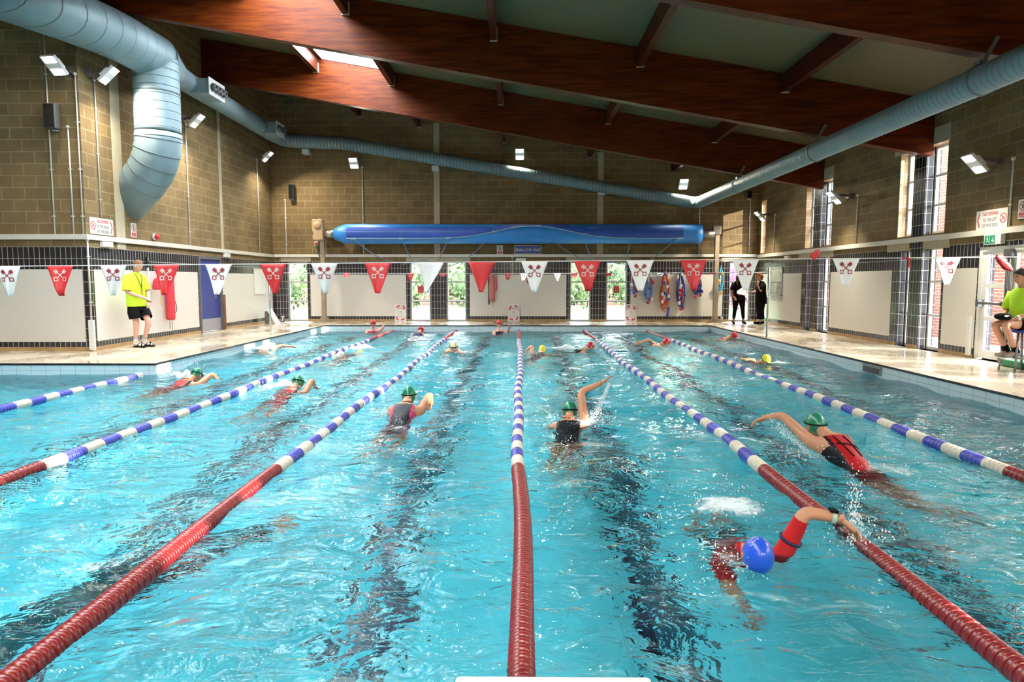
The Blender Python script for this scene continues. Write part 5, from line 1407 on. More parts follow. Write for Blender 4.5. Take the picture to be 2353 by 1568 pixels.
# ------------------------------------------------------------------ two women in black by the back right corner
def woman(loc, dirv, label, J, H, HB, skin, hands, k=.9, hs=.95):
    t = thing('person', label, 'person', loc); place(t, dirv)
    body_mesh(t, J, H, HB, skin, hands, k=k, hs=hs); return t
def rings_between(a, b_, ra, rb, n=5):
    a, b_ = Vector(a), Vector(b_); return [a.lerp(b_, i / n) for i in range(n + 1)], [ra + (rb - ra) * i / n for i in range(n + 1)]
J = dict(pelvis=(0, 0, .88), spine=(0, 0, 1.0), chest=(0, 0, 1.20), neck=(0, .0, 1.40), skull=(0, .02, 1.52), shL=(-.165, 0, 1.33), elL=(-.23, .02, 1.07), wrL=(-.06, .22, .98), shR=(.165, 0, 1.33), elR=(.24, .0, 1.06), wrR=(.20, .14, .88),
         hipL=(-.09, 0, .84), knL=(-.13, .02, .47), anL=(-.17, 0, .09), toeL=(-.19, .12, .04), hipR=(.09, 0, .84), knR=(.12, .02, .47), anR=(.15, 0, .09), toeR=(.17, .12, .04))
H = (0, .04, 1.56); HB = basis((0, 1, -.45))
t = woman((7.14, 22.35, 0), (-.05, -1, 0), 'woman in black top and leggings with long brown hair, holding white papers', J, H, HB, sk_tan, [((-.06, .22, .98), (.9, .35, 0), (0, .3, 1), .5, 1), ((.20, .14, .88), (-.2, .6, -.7), (1, .2, 0), .5, -1)])
mb = MB(); loft(mb, [((0, 0, 1.405), R_ * .07, F_ * .065), ((0, 0, 1.37), R_ * .16, F_ * .09), ((0, 0, 1.28), R_ * .195, F_ * .125), ((0, 0, 1.1), R_ * .175, F_ * .125), ((0, 0, .95), R_ * .19, F_ * .135), ((0, 0, .80), R_ * .215, F_ * .15)], 22, caps=(False, True))
for s0, e_ in (('shL', 'elL'), ('shR', 'elR')):
    a, c = Vector(J[s0]), Vector(J[e_]); mb.tube([a, a.lerp(c, .5), a.lerp(c, .85)], [.075, .07, .068], 14)
mb.build('top', blk, t)
mb = MB()
for h0, k0, a0 in (('hipL', 'knL', 'anL'), ('hipR', 'knR', 'anR')):
    h, k1, a = Vector(J[h0]), Vector(J[k0]), Vector(J[a0]); mb.tube([h + Vector((0, 0, .02)), h.lerp(k1, .5), k1, k1.lerp(a, .5), k1.lerp(a, .78)], [.115, .095, .068, .06, .048], 14)
mb.build('leggings', blk, t)
for a0, t0 in (('anL', 'toeL'), ('anR', 'toeR')):
    mb = MB(); mb.tube([Vector(J[a0]) + Vector((0, -.02, .03)), Vector(J[a0]) + Vector((0, -.03, -.045)), Vector(J[t0]) + Vector((0, .05, -.01))], [.045, .05, .035], 12); mb.build('shoe', blk, t)
mb = MB()
hb_ = P('long_brown_hair', (.12, .055, .02), .6, bump=.6, bscale=50)
hair_cap(t, H, HB, hb_, .97, .11, .07)
for sg in (-1, 1): mb.tube([(sg * .07, .02, 1.60), (sg * .09, .05, 1.48), (sg * .085, .09, 1.36), (sg * .07, .10, 1.24)], [.03, .04, .042, .02], 10)
mb.tube([(0, -.05, 1.62), (0, -.08, 1.48), (0, -.10, 1.30)], [.06, .08, .04], 12); mb.build('hair_lengths', hb_, t)
p_ = tag(MB().prism([(-.16, 0, -.08), (.16, 0, -.12), (.17, .02, .10), (.05, .03, .17), (-.14, .02, .02)], (0, .004, .0)).build('papers', P('white_paper', (.76, .75, .74), .6)), 'white sheets of paper held by the woman in black leggings', 'paper')
p_.location = (7.13, 22.05, 1.05); p_.rotation_euler = (-.35, .1, .1)
cb = thing('clipboard', 'dark clipboard held by the woman in profile in the far corner', 'clipboard', (7.50, 22.2, 1.03), 0)
mb = MB(); mb.box((0, 0, 0), (.32, .23, .012)); mb.build('board', P('dark_board', (.03, .03, .035), .5), cb)
mb = MB(); mb.box((.12, 0, .012), (.03, .09, .014)); mb.build('clip', lampgrey, cb)
J = dict(pelvis=(0, 0, .86), spine=(0, -.01, 1.0), chest=(0, -.01, 1.19), neck=(0, .02, 1.37), skull=(0, .06, 1.48), shL=(-.165, 0, 1.30), elL=(-.20, .10, 1.06), wrL=(-.12, .17, 1.26), shR=(.165, 0, 1.30), elR=(.20, .05, 1.06), wrR=(.10, .26, 1.03),
         hipL=(-.09, 0, .82), knL=(-.09, .02, .46), anL=(-.09, -.02, .10), toeL=(-.09, .10, .04), hipR=(.09, 0, .82), knR=(.09, .0, .46), anR=(.09, -.04, .10), toeR=(.09, .08, .04))
H = (0, .08, 1.51); HB = basis((0, 1, -.18))
t = woman((7.80, 22.2, 0), (-1, -.12, 0), 'woman in loose black clothes and white socks with curly ginger hair, seen in profile', J, H, HB, sk_fair, [((-.12, .17, 1.26), (.1, .1, 1), (-.3, 1, 0), 1.0, 1), ((.10, .26, 1.03), (-.2, 1, 0), (0, 0, 1), .4, -1)])
mb = MB(); loft(mb, [((0, .01, 1.385), R_ * .075, F_ * .07), ((0, 0, 1.34), R_ * .17, F_ * .10), ((0, 0, 1.25), R_ * .205, F_ * .14), ((0, 0, 1.05), R_ * .20, F_ * .15), ((0, -.01, .85), R_ * .21, F_ * .17), ((0, -.02, .66), R_ * .22, F_ * .18)], 22, caps=(False, True))
for s0, e_ in (('shL', 'elL'), ('shR', 'elR')):
    a, c = Vector(J[s0]), Vector(J[e_]); mb.tube([a, a.lerp(c, .5), a.lerp(c, .8)], [.08, .08, .08], 14)
mb.build('top', blk, t)
mb = MB()
for h0, k0, a0 in (('hipL', 'knL', 'anL'), ('hipR', 'knR', 'anR')):
    h, k1, a = Vector(J[h0]), Vector(J[k0]), Vector(J[a0]); mb.tube([h, h.lerp(k1, .5), k1, k1.lerp(a, .82)], [.125, .115, .095, .085], 14)
mb.build('trousers', blk, t)
for a0, t0 in (('anL', 'toeL'), ('anR', 'toeR')):
    mb = MB(); mb.tube([Vector(J[a0]) + Vector((0, 0, .10)), Vector(J[a0])], .05, 12); mb.build('sock', sock, t)
    mb = MB(); mb.tube([Vector(J[a0]) + Vector((0, -.02, .0)), Vector(J[a0]) + Vector((0, -.03, -.05)), Vector(J[t0]) + Vector((0, .08, -.008))], [.052, .055, .038], 12); mb.build('shoe', blk, t)
ging = P('ginger_hair', (.30, .10, .025), .6, bump=.5, bscale=50)
mb = MB(); rnd = random.Random(3)
for k in range(70):
    a, h = rnd.uniform(0, 2 * PI), rnd.uniform(-.75, 1)
    v = Vector((math.sqrt(1 - h * h) * math.cos(a), math.sqrt(1 - h * h) * math.sin(a), h))
    if v.y > .35 and v.z < .45: continue
    mb.ball(Vector(H) + HB @ Vector((v.x * .095, v.y * .105 - .02, v.z * .12 + .015)), rnd.uniform(.022, .036), 8)
mb.build('curly_hair', ging, t)

# ------------------------------------------------------------------ seated lifeguard on a stool, cut by the right edge of the photo
st = thing('stool', 'tall stool with blue seat and grey metal legs under the seated lifeguard', 'stool', (7.70, 10.55, 0))
mb = MB(); mb.lathe([(0, .60), (.19, .60), (.20, .62), (.19, .655), (0, .66)], 22); mb.build('seat', P('blue_plastic', (.02, .035, .30), .4), st)
for a in range(4):
    an = PI / 4 + a * PI / 2
    mb = MB(); mb.tube([(.14 * math.cos(an), .14 * math.sin(an), .61), (.25 * math.cos(an), .25 * math.sin(an), 0)], .016, 10); mb.build('leg', P('grey_tube', (.22, .22, .23), .35, metal=.7), st)
mb = MB(); mb.tube([(.213 * math.cos(q * PI / 8 * 1), .213 * math.sin(q * PI / 8), .22) for q in range(17)], .011, 8, caps=False); mb.build('foot_ring', MATS['grey_tube'], st)
t = thing('person', 'seated lifeguard in lime top with bare knees, cut by the right photo edge', 'person', (7.72, 10.55, 0))
FS = Vector((-1, -.15, 0)).normalized(); place(t, FS)
J = dict(pelvis=(0, -.04, .74), spine=(0, -.03, .88), chest=(0, .0, 1.08), neck=(0, .03, 1.28), skull=(0, .06, 1.40), shL=(-.185, .0, 1.21), elL=(-.25, .04, .93), wrL=(-.14, .25, .82), shR=(.185, 0, 1.21), elR=(.25, .04, .93), wrR=(.10, .27, .84),
         hipL=(-.10, .0, .73), knL=(-.10, .40, .74), anL=(-.05, .12, .30), toeL=(-.05, .25, .245), hipR=(.10, .0, .73), knR=(.12, .38, .74), anR=(.10, .14, .30), toeR=(.10, .27, .245))
H = (0, .09, 1.45); HB = basis((0, 1, -.1))
body_mesh(t, J, H, HB, sk_fair, [((-.14, .25, .82), (.7, .6, -.2), (0, .2, 1), .6, 1), ((.10, .27, .84), (-.7, .6, -.1), (0, .2, 1), .6, -1)])
mb = MB(); loft(mb, [((0, .03, 1.285), R_ * .08, F_ * .075), ((0, .02, 1.25), R_ * .17, F_ * .10), ((0, .01, 1.17), R_ * .215, F_ * .135), ((0, .0, .95), R_ * .205, F_ * .145), ((0, -.03, .74), R_ * .21, F_ * .16)], 22, caps=(False, True))
for s0, e_ in (('shL', 'elL'), ('shR', 'elR')):
    a, c = Vector(J[s0]), Vector(J[e_]); mb.tube([a, a.lerp(c, .5), a.lerp(c, .9)], [.085, .086, .09], 14)
mb.build('t_shirt', lime, t)
mb = MB(); mb.tube([(-.10, -.08, .73), (-.10, .1, .735), (-.10, .18, .738)], [.12, .115, .105], 14); mb.tube([(.10, -.08, .73), (.10, .1, .735), (.11, .18, .738)], [.12, .115, .105], 14); mb.build('shorts', blk, t)
hair_cap(t, H, HB, P('dark_hair', (.03, .018, .012), .6), 1.0, .10, .05)
for sg, a0, t0 in ((-1, 'anL', 'toeL'), (1, 'anR', 'toeR')):
    a, c = Vector(J[a0]), Vector(J[t0]); u = (Vector(J['knL' if sg < 0 else 'knR']) - a).normalized()
    mb = MB(); mb.tube([a + u * .11, a], [.048, .05], 12); mb.build('sock', blk, t)
    mb = MB(); mb.tube([a + Vector((0, -.03, .02)), a + Vector((0, -.03, -.03)), c + Vector((0, .05, -.005))], [.05, .052, .036], 12); so = mb.build('trainer', P('grey_trainer', (.30, .28, .27), .6), t)
    mb = MB(); mb.box((c + a) / 2 + Vector((0, .01, -.065)), (.09, .30, .022)); mb.build('sole', sock, so)
mb = MB(); e_, w_ = Vector(J['elL']), Vector(J['wrL']); mb.tube([e_.lerp(w_, .80), e_.lerp(w_, .95)], .040, 12); mb.build('watch', sock, t)
hb2 = thing('waist_bag', 'black waist bag with a pale badge on the lap of the seated lifeguard', 'bag', (7.36, 10.46, .80))
mb = MB(); mb.ball((0, 0, .045), (.09, .17, .055), 14); mb.build('bag', blk, hb2)
mb = MB(); mb.box((-.05, -.145, .06), (.06, .012, .022)); mb.build('badge', sock, hb2)

# ------------------------------------------------------------------ swimmers
def cap_mesh(t, H, HB, mat, s=1.0, strap=None):
    mb = MB(); N, K = 22, 9; vs = []
    for i in range(K + 1):
        for j in range(N):
            a = 2 * PI * j / N; th = (1.72 - .28 * math.sin(a)) * i / K
            x, y, z = math.sin(th) * math.cos(a), math.sin(th) * math.sin(a), math.cos(th)
            vs.append(Vector(H) + HB @ Vector((.083 * x, .104 * y, .124 * z + .004)) * s)
    mb.add(vs, [(i * N + j, (i + 1) * N + j, (i + 1) * N + (j + 1) % N, i * N + (j + 1) % N) for i in range(K) for j in range(N)], 0, True)
    c = mb.build('swim_cap', mat, t)
    if strap:
        mb = MB(); vs = [Vector(H) + HB @ Vector((.088 * math.cos(q), .108 * math.sin(q), .012 + .028 * (1 - math.sin(q)) / 2 + .012 * math.sin(3 * q) * 0)) * s for q in [2 * PI * i / 24 for i in range(25)]]
        mb.tube(vs, .007, 6, caps=False); g = mb.build('goggle_strap', strap, t)
        mb = MB()
        for sg in (-1, 1): mb.ball(Vector(H) + HB @ Vector((sg * .032, .098, .012)) * s, (.026, .012, .017), 10, M=HB)
        mb.build('goggles', P('goggle_lens', (.02, .02, .03), .15), t)
    return c
capm = {n: P('cap_' + n, c, .3, spec=.5, vary=.05) for n, c in dict(green=(.006, .16, .085), blue=(.012, .07, .50), red=(.50, .012, .02), yellow=(.62, .60, .03), white=(.72, .66, .60), pale=(.66, .55, .28), crimson=(.40, .02, .03)).items()}
suits = {n: P('suit_' + n, c, .5, spec=.22, vary=.15, vscale=10) for n, c in dict(redblack=(.30, .006, .010), black=(.006, .006, .008), navy=(.012, .018, .07), red=(.40, .012, .014), pink=(.42, .03, .10), teal=(.05, .18, .25)).items()}
SW = []
def swimmer(label, H, d, cap, suit, arms, skin=sk_wet, hd=None, strap=blk, tilt=-.35, cover='suit', hands=(), roll=0.0, sink=0.0, yaw=0.0, torso_z=0.0, sub=2, second=None):
    """front-crawl swimmer: H head centre, d swim direction; arms = {'L'/'R': (elbow, wrist)} in world metres, others stay under water"""
    H = Vector(H); d = Vector((d[0], d[1], 0)).normalized(); r_ = Vector((d.y, -d.x, 0)); U = Vector((0, 0, 1))
    O = Vector((H.x - d.x * .30, H.y - d.y * .30, WZ))
    t = thing('person', label, 'person', O, 0, 'swimmers in the pool'); W = lambda p: Vector(p) - O
    h = W(H)
    neck = h - d * .14 - U * .045; chest = h - d * .32; chest.z = h.z - .145 - sink + torso_z
    ru = (r_ * math.cos(roll) + U * math.sin(roll))
    J = dict(skull=h - d * .04, neck=neck, chest=chest, spine=chest - d * .19 - U * .13, pelvis=chest - d * .36 - U * .30)
    J['shR'] = chest + d * .12 + ru * .175; J['shL'] = chest + d * .12 - ru * .175
    for s_, sg in (('R', 1), ('L', -1)):
        if s_ in arms: J['el' + s_], J['wr' + s_] = W(arms[s_][0]), W(arms[s_][1])
        else:
            J['el' + s_] = J['sh' + s_] + d * .18 + r_ * sg * .06 - U * .20; J['wr' + s_] = J['el' + s_] + d * .10 - U * .22 - r_ * sg * .03
        J['hip' + s_] = J['pelvis'] + r_ * sg * .085 - d * .06
        k = .06 * sg
        J['kn' + s_] = J['hip' + s_] - d * .37 - U * (.18 + k); J['an' + s_] = J['kn' + s_] - d * .40 - U * (.02 - 1.2 * k); J['toe' + s_] = J['an' + s_] - d * .16 - U * .02
    look = Matrix.Rotation(yaw, 3, d) @ (d * math.cos(tilt) + U * math.sin(tilt)) if hd is None else Vector(hd)
    HB = basis(look, d * -tilt + U if hd is None else U)
    ax = (J['pelvis'] - J['chest']).normalized(); L = (J['pelvis'] - J['chest']).length
    top = {'full': -9, 'suit': -.10, 'vest': -.16, 'trunks': L * .72, 'sleeves': -.2}[cover]
    shp = [(J['shL'], J['elL']), (J['shR'], J['elR'])]
    def pick(c):
        q = (c - J['chest']); s_ = q.dot(ax); lat = abs(q.dot(r_)); off = (q - ax * s_).length
        if cover == 'sleeves':
            for a, e_ in shp:
                v = e_ - a; f = (c - a).dot(v) / v.length_squared
                if -.2 < f < .86 and (c - a - v * max(0, min(1, f))).length < .11: return 4
        if cover == 'full': return 4
        if cover == 'sleeves' and .12 < s_ < L + .3 and off < .25: return 5
        if top < s_ < L + .12 and off < .21:
            if cover in ('suit', 'vest') and s_ < .02 and lat > .13: return 0
            if second is not None and lat > .10: return 5
            return 4
        if cover == 'vest' and L < s_ < L + .3: return 4
        return 0
    hl = [(J['wr' + s_] + Vector((0, 0, 0)), dd, nn, cu, 1 if s_ == 'L' else -1) for s_, dd, nn, cu in hands]
    for s_ in 'LR':
        if s_ not in [q[0] for q in hands]: hl.append((J['wr' + s_], J['wr' + s_] - J['el' + s_], U * .3 + d, .3, 1 if s_ == 'L' else -1))
    body_mesh(t, J, h, HB, skin, hl, pick, [suits[suit], second or suits['black']], k=.95, sub=sub)
    cap_mesh(t, h, HB, capm[cap], 1.0, strap)
    SW.append((Vector(O), d, Vector(H)))
    return t, J, HB, h
# near right: blue cap, red sleeve, reaching over the lane rope, coming towards the camera
t, J, HB, h = swimmer('swimmer in blue cap and red sleeves reaching over the right lane rope', (1.30, 3.62, -.115), (-.1, -1), 'blue', 'red',
    {'L': ((1.60, 3.74, .095), (1.78, 3.72, .065)), 'R': ((1.13, 3.55, -.32), (1.20, 3.42, -.52))}, cover='sleeves', hands=[('L', (.75, .05, -.55), (.5, .2, .8), .35)], strap=None, tilt=-.95, skin=sk_tan, roll=-.25, sub=4)
e_, w_ = J['elL'], J['wrL']; u = (w_ - e_).normalized()
mb = MB(); mb.tube([w_ - u * .045, w_ - u * .02], .036, 14); wt = mb.build('watch_strap', P('pale_green_strap', (.35, .50, .42), .5), t)
mb = MB(); mb.box(w_ - u * .032 + Vector((0, 0, .038)), (.05, .04, .016), M=basis(u)); mb.build('watch_face', blk, wt)
a, c = J['shL'], J['elL']; mb = MB(); mb.tube([a.lerp(c, .42), a.lerp(c, .46)], .0655, 14); mb.build('sleeve_band', suits['navy'], t)
m1 = MB()                                               # pale lettering on the cap
def oncap(u_, v_, th0=0, az=0): 
    th = th0 - v_ / .12; a_ = az + u_ / (.09 * max(.3, math.sin(th)))
    x, y, z = math.sin(th) * math.cos(a_), math.sin(th) * math.sin(a_), math.cos(th)
    return h + HB @ Vector((.0845 * x, .1058 * y, .1258 * z + .004))
rnd = random.Random(12)
for th0, az0 in ((.75, -.9), (1.05, -1.0), (.8, -2.4)):
    for q in range(7):
        u0, v0 = -.03 + .009 * q, rnd.uniform(-.004, .004); w1, h1 = rnd.uniform(.003, .006), rnd.uniform(.005, .013)
        m1.add([oncap(u_, v_, th0, az0) for u_, v_ in ((u0, v0), (u0 + w1, v0), (u0 + w1, v0 + h1), (u0, v0 + h1))], [(0, 1, 2, 3)])
m1.build('cap_marks', P('cap_print', (.6, .6, .62), .4), bpy.data.objects['swim_cap'])
# woman in green cap and red swimsuit, seen from behind
t, J, HB, h = swimmer('woman in green cap and red swimsuit stretching one arm left, beyond the right lane rope', (2.76, 6.30, .035), (-.25, 1), 'green', 'redblack',
    {'L': ((2.49, 6.42, .115), (2.36, 6.50, .075))}, hands=[('L', (-.8, .3, -.4), (-.2, .3, .9), .4)], tilt=.1, torso_z=.03, skin=sk_tan, second=suits['black'], sub=4)
bo_ = [c_ for c_ in t.children if c_.name.startswith('body')][0]
c = J['chest']; up_ = Vector((0, 0, .3)); mb = MB()
dd = Vector((-.25, 1, 0)).normalized(); rr_ = Vector((dd.y, -dd.x, 0))
for p0, p1 in (((-.05, .02), (-.03, -.24)), ((.05, .02), (.06, -.24)), ((-.09, -.09), (.10, -.10))):
    pts = []
    for q in lin(0, 1, 9):
        e_ = c + rr_ * (p0[0] + (p1[0] - p0[0]) * q) + dd * (p0[1] + (p1[1] - p0[1]) * q) + Vector((0, 0, .09 - .10 * q))
        ok, co, nn, ix = bo_.closest_point_on_mesh(e_)
        pts.append(Vector(co) + Vector(nn) * .003)
    mb.tube(pts, .006, 6)
mb.build('suit_strap', blk, t)
# arm high out of the water, right of the middle rope
t, J, HB, h = swimmer('swimmer in green cap lifting one bare arm high, right of the middle lane rope', (.57, 7.62, -.09), (.12, 1), 'green', 'black',
    {'R': ((.695, 7.66, .135), (.93, 7.74, .22))}, hands=[('R', (.62, .2, .42), (-.4, .2, .9), .12)], yaw=.9, skin=sk_tan, tilt=-.1, sub=3)
swimmer('swimmer in green cap and dark pink-sided suit, left of the middle rope', (-1.33, 8.12, .0), (.05, 1), 'green', 'black', {'R': ((-1.09, 8.2, .015), (-1.08, 8.22, -.10))}, hands=[('R', (-.3, .3, -.9), (.8, .2, .2), .3)], skin=sk_tan, tilt=.1, second=suits['pink'], sub=3)
swimmer('swimmer in green cap and red and black suit, second lane from the left', (-3.23, 9.82, -.10), (.12, 1), 'green', 'redblack', {'R': ((-3.05, 9.9, -.06), (-3.02, 9.95, -.19))}, yaw=.5, second=suits['black'])
swimmer('swimmer in green cap and red suit in the lane beside the left deck corner', (-5.19, 10.82, -.12), (.25, 1), 'green', 'redblack', {'R': ((-5.0, 10.95, -.12), (-4.95, 11.05, -.22))}, second=suits['black'])
swimmer('swimmer in pale cap and teal suit reaching right, by the left pool wall', (-5.62, 15.32, -.12), (.9, .5), 'pale', 'teal', {'L': ((-5.45, 15.45, -.08), (-5.28, 15.5, -.10))}, strap=None, skin=sk_fair)
swimmer('swimmer in black suit face down in splashing water, second lane from the left', (-3.50, 14.85, -.25), (.5, 1), 'yellow', 'black', {'L': ((-3.85, 14.6, -.13), (-3.9, 14.5, -.18))}, cover='vest', strap=None, skin=sk_fair)
swimmer('swimmer in pale yellow cap and pink suit coming towards the camera, third lane', (-1.45, 14.9, -.065), (.1, -1), 'pale', 'pink', {}, skin=sk_fair, tilt=.35, hd=(.25, -1, -.1))
swimmer('swimmer in navy suit with arm bent left, just right of the middle rope', (.50, 14.95, -.14), (.3, 1), 'yellow', 'navy', {'L': ((.27, 14.9, -.02), (.17, 14.92, -.12))}, cover='vest', strap=None, skin=sk_fair, hands=[('L', (-.2, .1, -1), (-1, .1, 0), .4)])
swimmer('swimmer in red patterned cap in white foam, beside the right lane rope', (1.63, 15.7, -.13), (.9, .35), 'crimson', 'black', {}, strap=None, skin=sk_fair)
swimmer('swimmer in red cap with bare arms stretched left, fifth lane', (3.66, 17.0, -.15), (1, .1), 'red', 'black', {'L': ((3.24, 17.05, -.075), (3.04, 17.0, -.13))}, cover='trunks', strap=None, skin=sk_fair, torso_z=.03)
swimmer('swimmer in red cap near the far right pool corner', (5.76, 18.35, -.09), (.6, -1), 'red', 'red', {}, strap=None, skin=sk_fair, hd=(.3, -1, -.4))
swimmer('swimmer in yellow cap with one arm out, in the lane beside the right deck', (4.70, 13.0, -.125), (.35, -1), 'yellow', 'black', {'R': ((4.50, 13.0, -.12), (4.36, 12.98, -.10))}, skin=sk_tan, hands=[('R', (-.9, 0, .1), (0, 0, 1), .2)], tilt=-.5)
swimmer('swimmer in red cap and navy suit at the far wall, second lane from the left', (-2.98, 20.55, -.10), (.15, 1), 'red', 'navy', {}, skin=sk_fair)
swimmer('dark underwater swimmer pushing off below the surface at the left of the photo', (-2.15, 3.95, -.42), (.75, .75), 'white', 'black', {'L': ((-1.9, 4.35, -.45), (-1.7, 4.6, -.45)), 'R': ((-1.85, 4.25, -.5), (-1.65, 4.5, -.5))}, cover='full', strap=None)
def wader(label, loc, dirv, cap, suit, arms, skin):
    t = thing('person', label, 'person', (loc[0], loc[1], -1.0), 0, 'swimmers in the pool'); place(t, dirv)
    J = dict(pelvis=(0, 0, .40), spine=(0, 0, .55), chest=(0, 0, .74), neck=(0, .02, .93), skull=(0, .04, 1.03), shL=(-.18, 0, .87), elL=arms[0], wrL=arms[1], shR=(.18, 0, .87), elR=arms[2], wrR=arms[3],
             hipL=(-.1, 0, .36), knL=(-.1, .22, .20), anL=(-.1, -.12, .08), toeL=(-.1, -.02, .04), hipR=(.1, 0, .36), knR=(.1, .22, .20), anR=(.1, -.12, .08), toeR=(.1, -.02, .04))
    J = {k: Vector(v) for k, v in J.items()}
    H = (0, .05, 1.09); HB = basis((.2, 1, -.05))
    U = Vector((0, 0, 1))
    def pick(c): return 4 if .3 < c.z < .86 and abs(c.x) < (.15 if c.z > .78 else .22) else 0
    body_mesh(t, J, H, HB, skin, [(J['wrL'], J['wrL'] - J['elL'], U, .3, 1), (J['wrR'], J['wrR'] - J['elR'], U, .3, -1)], pick, [suits[suit]], k=.95)
    cap_mesh(t, H, HB, capm[cap], 1.0, blk); return t
wader('swimmer in red cap and pink suit standing at the far wall, leftmost lanes', (-4.52, 21.0), (.2, -1, 0), 'red', 'pink', ((-.32, .02, .98), (-.28, .02, 1.02), (.25, .12, .70), (.2, .3, .72)), sk_pink)
wader('swimmer in red cap and navy vest standing at the far wall by the middle rope', (-.66, 20.75), (.75, -.7, 0), 'red', 'navy', ((-.24, .18, .80), (-.10, .38, .96), (.25, .12, .70), (.2, .3, .72)), sk_pink)

# ------------------------------------------------------------------ splashes and foam around the swimmers
foam = bpy.data.materials.new('water_foam'); foam.use_nodes = True
nt = foam.node_tree; b = nt.nodes['Principled BSDF']; out = nt.nodes['Material Output']
b.inputs['Base Color'].default_value = (.70, .82, .86, 1); b.inputs['Roughness'].default_value = .25
tc = nt.nodes.new('ShaderNodeTexCoord'); n = nt.nodes.new('ShaderNodeTexNoise'); n.inputs['Scale'].default_value = 15; n.inputs['Detail'].default_value = 8; n.inputs['Roughness'].default_value = .72; n.inputs['Distortion'].default_value = 1.2
mp = nt.nodes.new('ShaderNodeMapping'); mp.inputs['Scale'].default_value = (1, 1.0, 1); lk(nt, tc.outputs['Object'], mp.inputs[0]); lk(nt, mp.outputs[0], n.inputs['Vector'])
at = nt.nodes.new('ShaderNodeAttribute'); at.attribute_name = 'cover'
ad = nt.nodes.new('ShaderNodeMath'); ad.operation = 'ADD'; lk(nt, n.outputs['Fac'], ad.inputs[0]); lk(nt, at.outputs['Fac'], ad.inputs[1])
mr = nt.nodes.new('ShaderNodeMapRange'); mr.inputs[1].default_value = 1.02; mr.inputs[2].default_value = 1.34; mr.inputs[4].default_value = .92; lk(nt, ad.outputs[0], mr.inputs[0])
tr = nt.nodes.new('ShaderNodeBsdfTransparent'); mx = nt.nodes.new('ShaderNodeMixShader')
lk(nt, mr.outputs[0], mx.inputs[0]); lk(nt, tr.outputs[0], mx.inputs[1]); lk(nt, b.outputs[0], mx.inputs[2]); lk(nt, mx.outputs[0], out.inputs[0])
drop_m = P('water_droplet', (.75, .86, .90), .08, spec=.8)
def wz(x, y): return WZ + float(wave_h(np.array([x]), np.array([y]))[0])
def splash(c, d, size, height, n_drop, label, seed, sheet=True, streak=None, amount=.62):
    rnd = random.Random(seed); c = Vector((c[0], c[1], 0)); d = Vector((d[0], d[1], 0)).normalized(); r_ = Vector((d.y, -d.x, 0))
    t = thing('water_splash', label, 'splash', (c.x, c.y, WZ)); t['kind'] = 'stuff'
    if sheet:
        NX, NY_ = 26, 34; vs = []; cov = []
        for j in range(NY_ + 1):
            for i in range(NX + 1):
                u, v = -1 + 2 * i / NX, -1 + 2 * j / NY_
                p = c + r_ * u * size[0] + d * v * size[1]
                rr = math.hypot(u, v)
                lump = noise.noise(Vector((p.x * 5, p.y * 5, seed))) * .5 + noise.noise(Vector((p.x * 13, p.y * 13, seed))) * .3
                z = wz(p.x, p.y) - WZ + .012 + max(0, 1 - rr) * height * (.25 + .9 * max(0, lump + .25))
                vs.append((p.x - c.x, p.y - c.y, z)); cov.append(max(-.6, (amount + .16) * (1 - rr ** 1.5)))
        mb = MB(); mb.add(vs, [(j * (NX + 1) + i, j * (NX + 1) + i + 1, (j + 1) * (NX + 1) + i + 1, (j + 1) * (NX + 1) + i) for j in range(NY_) for i in range(NX)], 0, True)
        o = mb.build('foam', foam, t); o['kind'] = 'stuff'
        a = o.data.attributes.new('cover', 'FLOAT', 'POINT')
        # vertices keep their order (no doubles in the sheet)
        if len(o.data.vertices) == len(cov): a.data.foreach_set('value', cov)
    mb = MB()
    for k in range(int(n_drop * 1.8)):
        q = rnd.gauss(0, .45), rnd.gauss(0, .45)
        p = r_ * q[0] * size[0] + d * q[1] * size[1]; h = abs(rnd.gauss(0, .5)) * height * 1.6 * math.exp(-(q[0] ** 2 + q[1] ** 2))
        s_ = rnd.choice((.0012, .0016, .002, .0026, .0034, .005))
        mb.ball((p.x, p.y, .03 + h), (s_, s_, s_ * rnd.uniform(.8, 1.8)), 6)
    if streak:
        for k in range(streak[2] * 3):
            f = rnd.random(); p = Vector(streak[0]).lerp(Vector(streak[1]), f) - Vector((c.x, c.y, WZ))
            w_ = .012 + .05 * (f if streak[3] else 1 - f); s_ = rnd.uniform(.0012, .0045)
            p += Vector((rnd.gauss(0, w_ * .5), rnd.gauss(0, w_ * .5), rnd.gauss(0, w_ * .6)))
            mb.ball(p, (s_, s_, s_ * 1.6), 6)
    o = mb.build('droplets', drop_m, t); o['kind'] = 'stuff'
    return t
splash((1.42, 4.55), (0, 1), (.38, .42), .13, 120, 'white foam over the feet and back of the blue-capped swimmer', 1, amount=.80)
splash((1.98, 3.95), (.6, 1), (.22, .30), .12, 160, 'spray where the hand of the blue-capped swimmer enters at the lane rope', 2, streak=((1.9, 3.8, -.12), (2.15, 4.3, .10), 120, True), amount=.45)
splash((1.16, 3.62), (0, 1), (.22, .26), .05, 60, 'small ripple of foam left of the blue swim cap', 3, amount=.5)
splash((2.56, 6.05), (.3, -1), (.40, .45), .08, 140, 'foam and falling drops under the outstretched arm in the right lane', 4, streak=((2.40, 6.40, .06), (2.62, 6.1, -.17), 170, False), amount=.5)
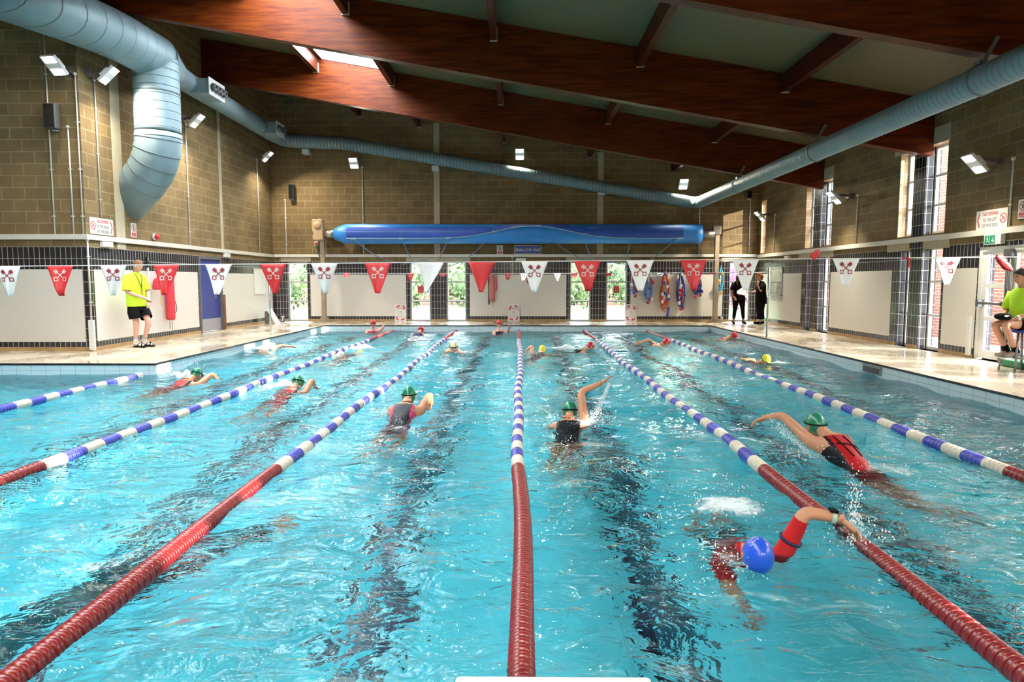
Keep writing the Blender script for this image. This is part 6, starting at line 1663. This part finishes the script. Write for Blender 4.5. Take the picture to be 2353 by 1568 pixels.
splash((3.05, 5.55), (.3, -1), (.45, .55), .06, 60, 'churned water trailing behind the woman in the red swimsuit', 5, amount=.52)
splash((.66, 7.42), (.1, 1), (.45, .40), .08, 160, 'splash around the shoulders of the swimmer lifting an arm high', 6, streak=((1.02, 7.7, .22), (.80, 7.45, -.17), 260, True), amount=.62)
splash((.72, 6.3), (.1, 1), (.50, .60), .03, 40, 'faint foam trail between the middle and the right lane rope', 7, amount=.48)
splash((-1.48, 7.85), (.1, 1), (.50, .55), .07, 140, 'foam around the swimmer left of the middle rope', 8, amount=.55)
splash((-1.9, 6.2), (.3, 1), (.55, .75), .02, 30, 'thin bubble patch between the two ropes left of the middle', 9, amount=.46)
splash((-3.45, 9.6), (.3, 1), (.60, .55), .20, 200, 'foam behind the swimmer in the second lane', 10, amount=.62)
splash((-5.42, 10.95), (.3, 1), (.60, .50), .30, 260, 'tall white splash behind the cap of the swimmer by the deck corner', 11, amount=.75)
splash((-3.55, 15.1), (.3, 1), (.6, .55), .26, 220, 'white splash over the swimmer in black, second lane', 12, amount=.7)
splash((-5.75, 15.25), (1, .3), (.4, .5), .10, 70, 'small splash by the swimmer in teal at the left wall', 13, amount=.6)
splash((-1.2, 14.8), (1, 0), (.4, .6), .12, 90, 'foam beside the swimmer in pink, third lane', 14, amount=.6)
splash((1.1, 15.6), (1, .1), (.40, 1.1), .22, 260, 'long white wake of the swimmer in the red patterned cap', 15, amount=.75)
splash((3.3, 17.1), (1, 0), (.30, .6), .08, 60, 'light foam around the bare-armed swimmer in the fifth lane', 16, amount=.55)
splash((4.85, 12.8), (1, -.1), (.25, .45), .06, 80, 'foam under the swimmer in the yellow cap', 17, amount=.68)
splash((5.5, 18.4), (1, 0), (.3, .5), .05, 50, 'foam around the red-capped swimmer near the far corner', 18, amount=.5)
splash((-2.35, 3.65), (.7, .7), (.25, .9), .02, 20, 'grey bubble trail above the underwater swimmer at left', 19, amount=.44)
splash((-3.0, 20.6), (0, 1), (.4, .5), .05, 40, 'foam around the swimmer at the far wall, second lane', 20, amount=.5)
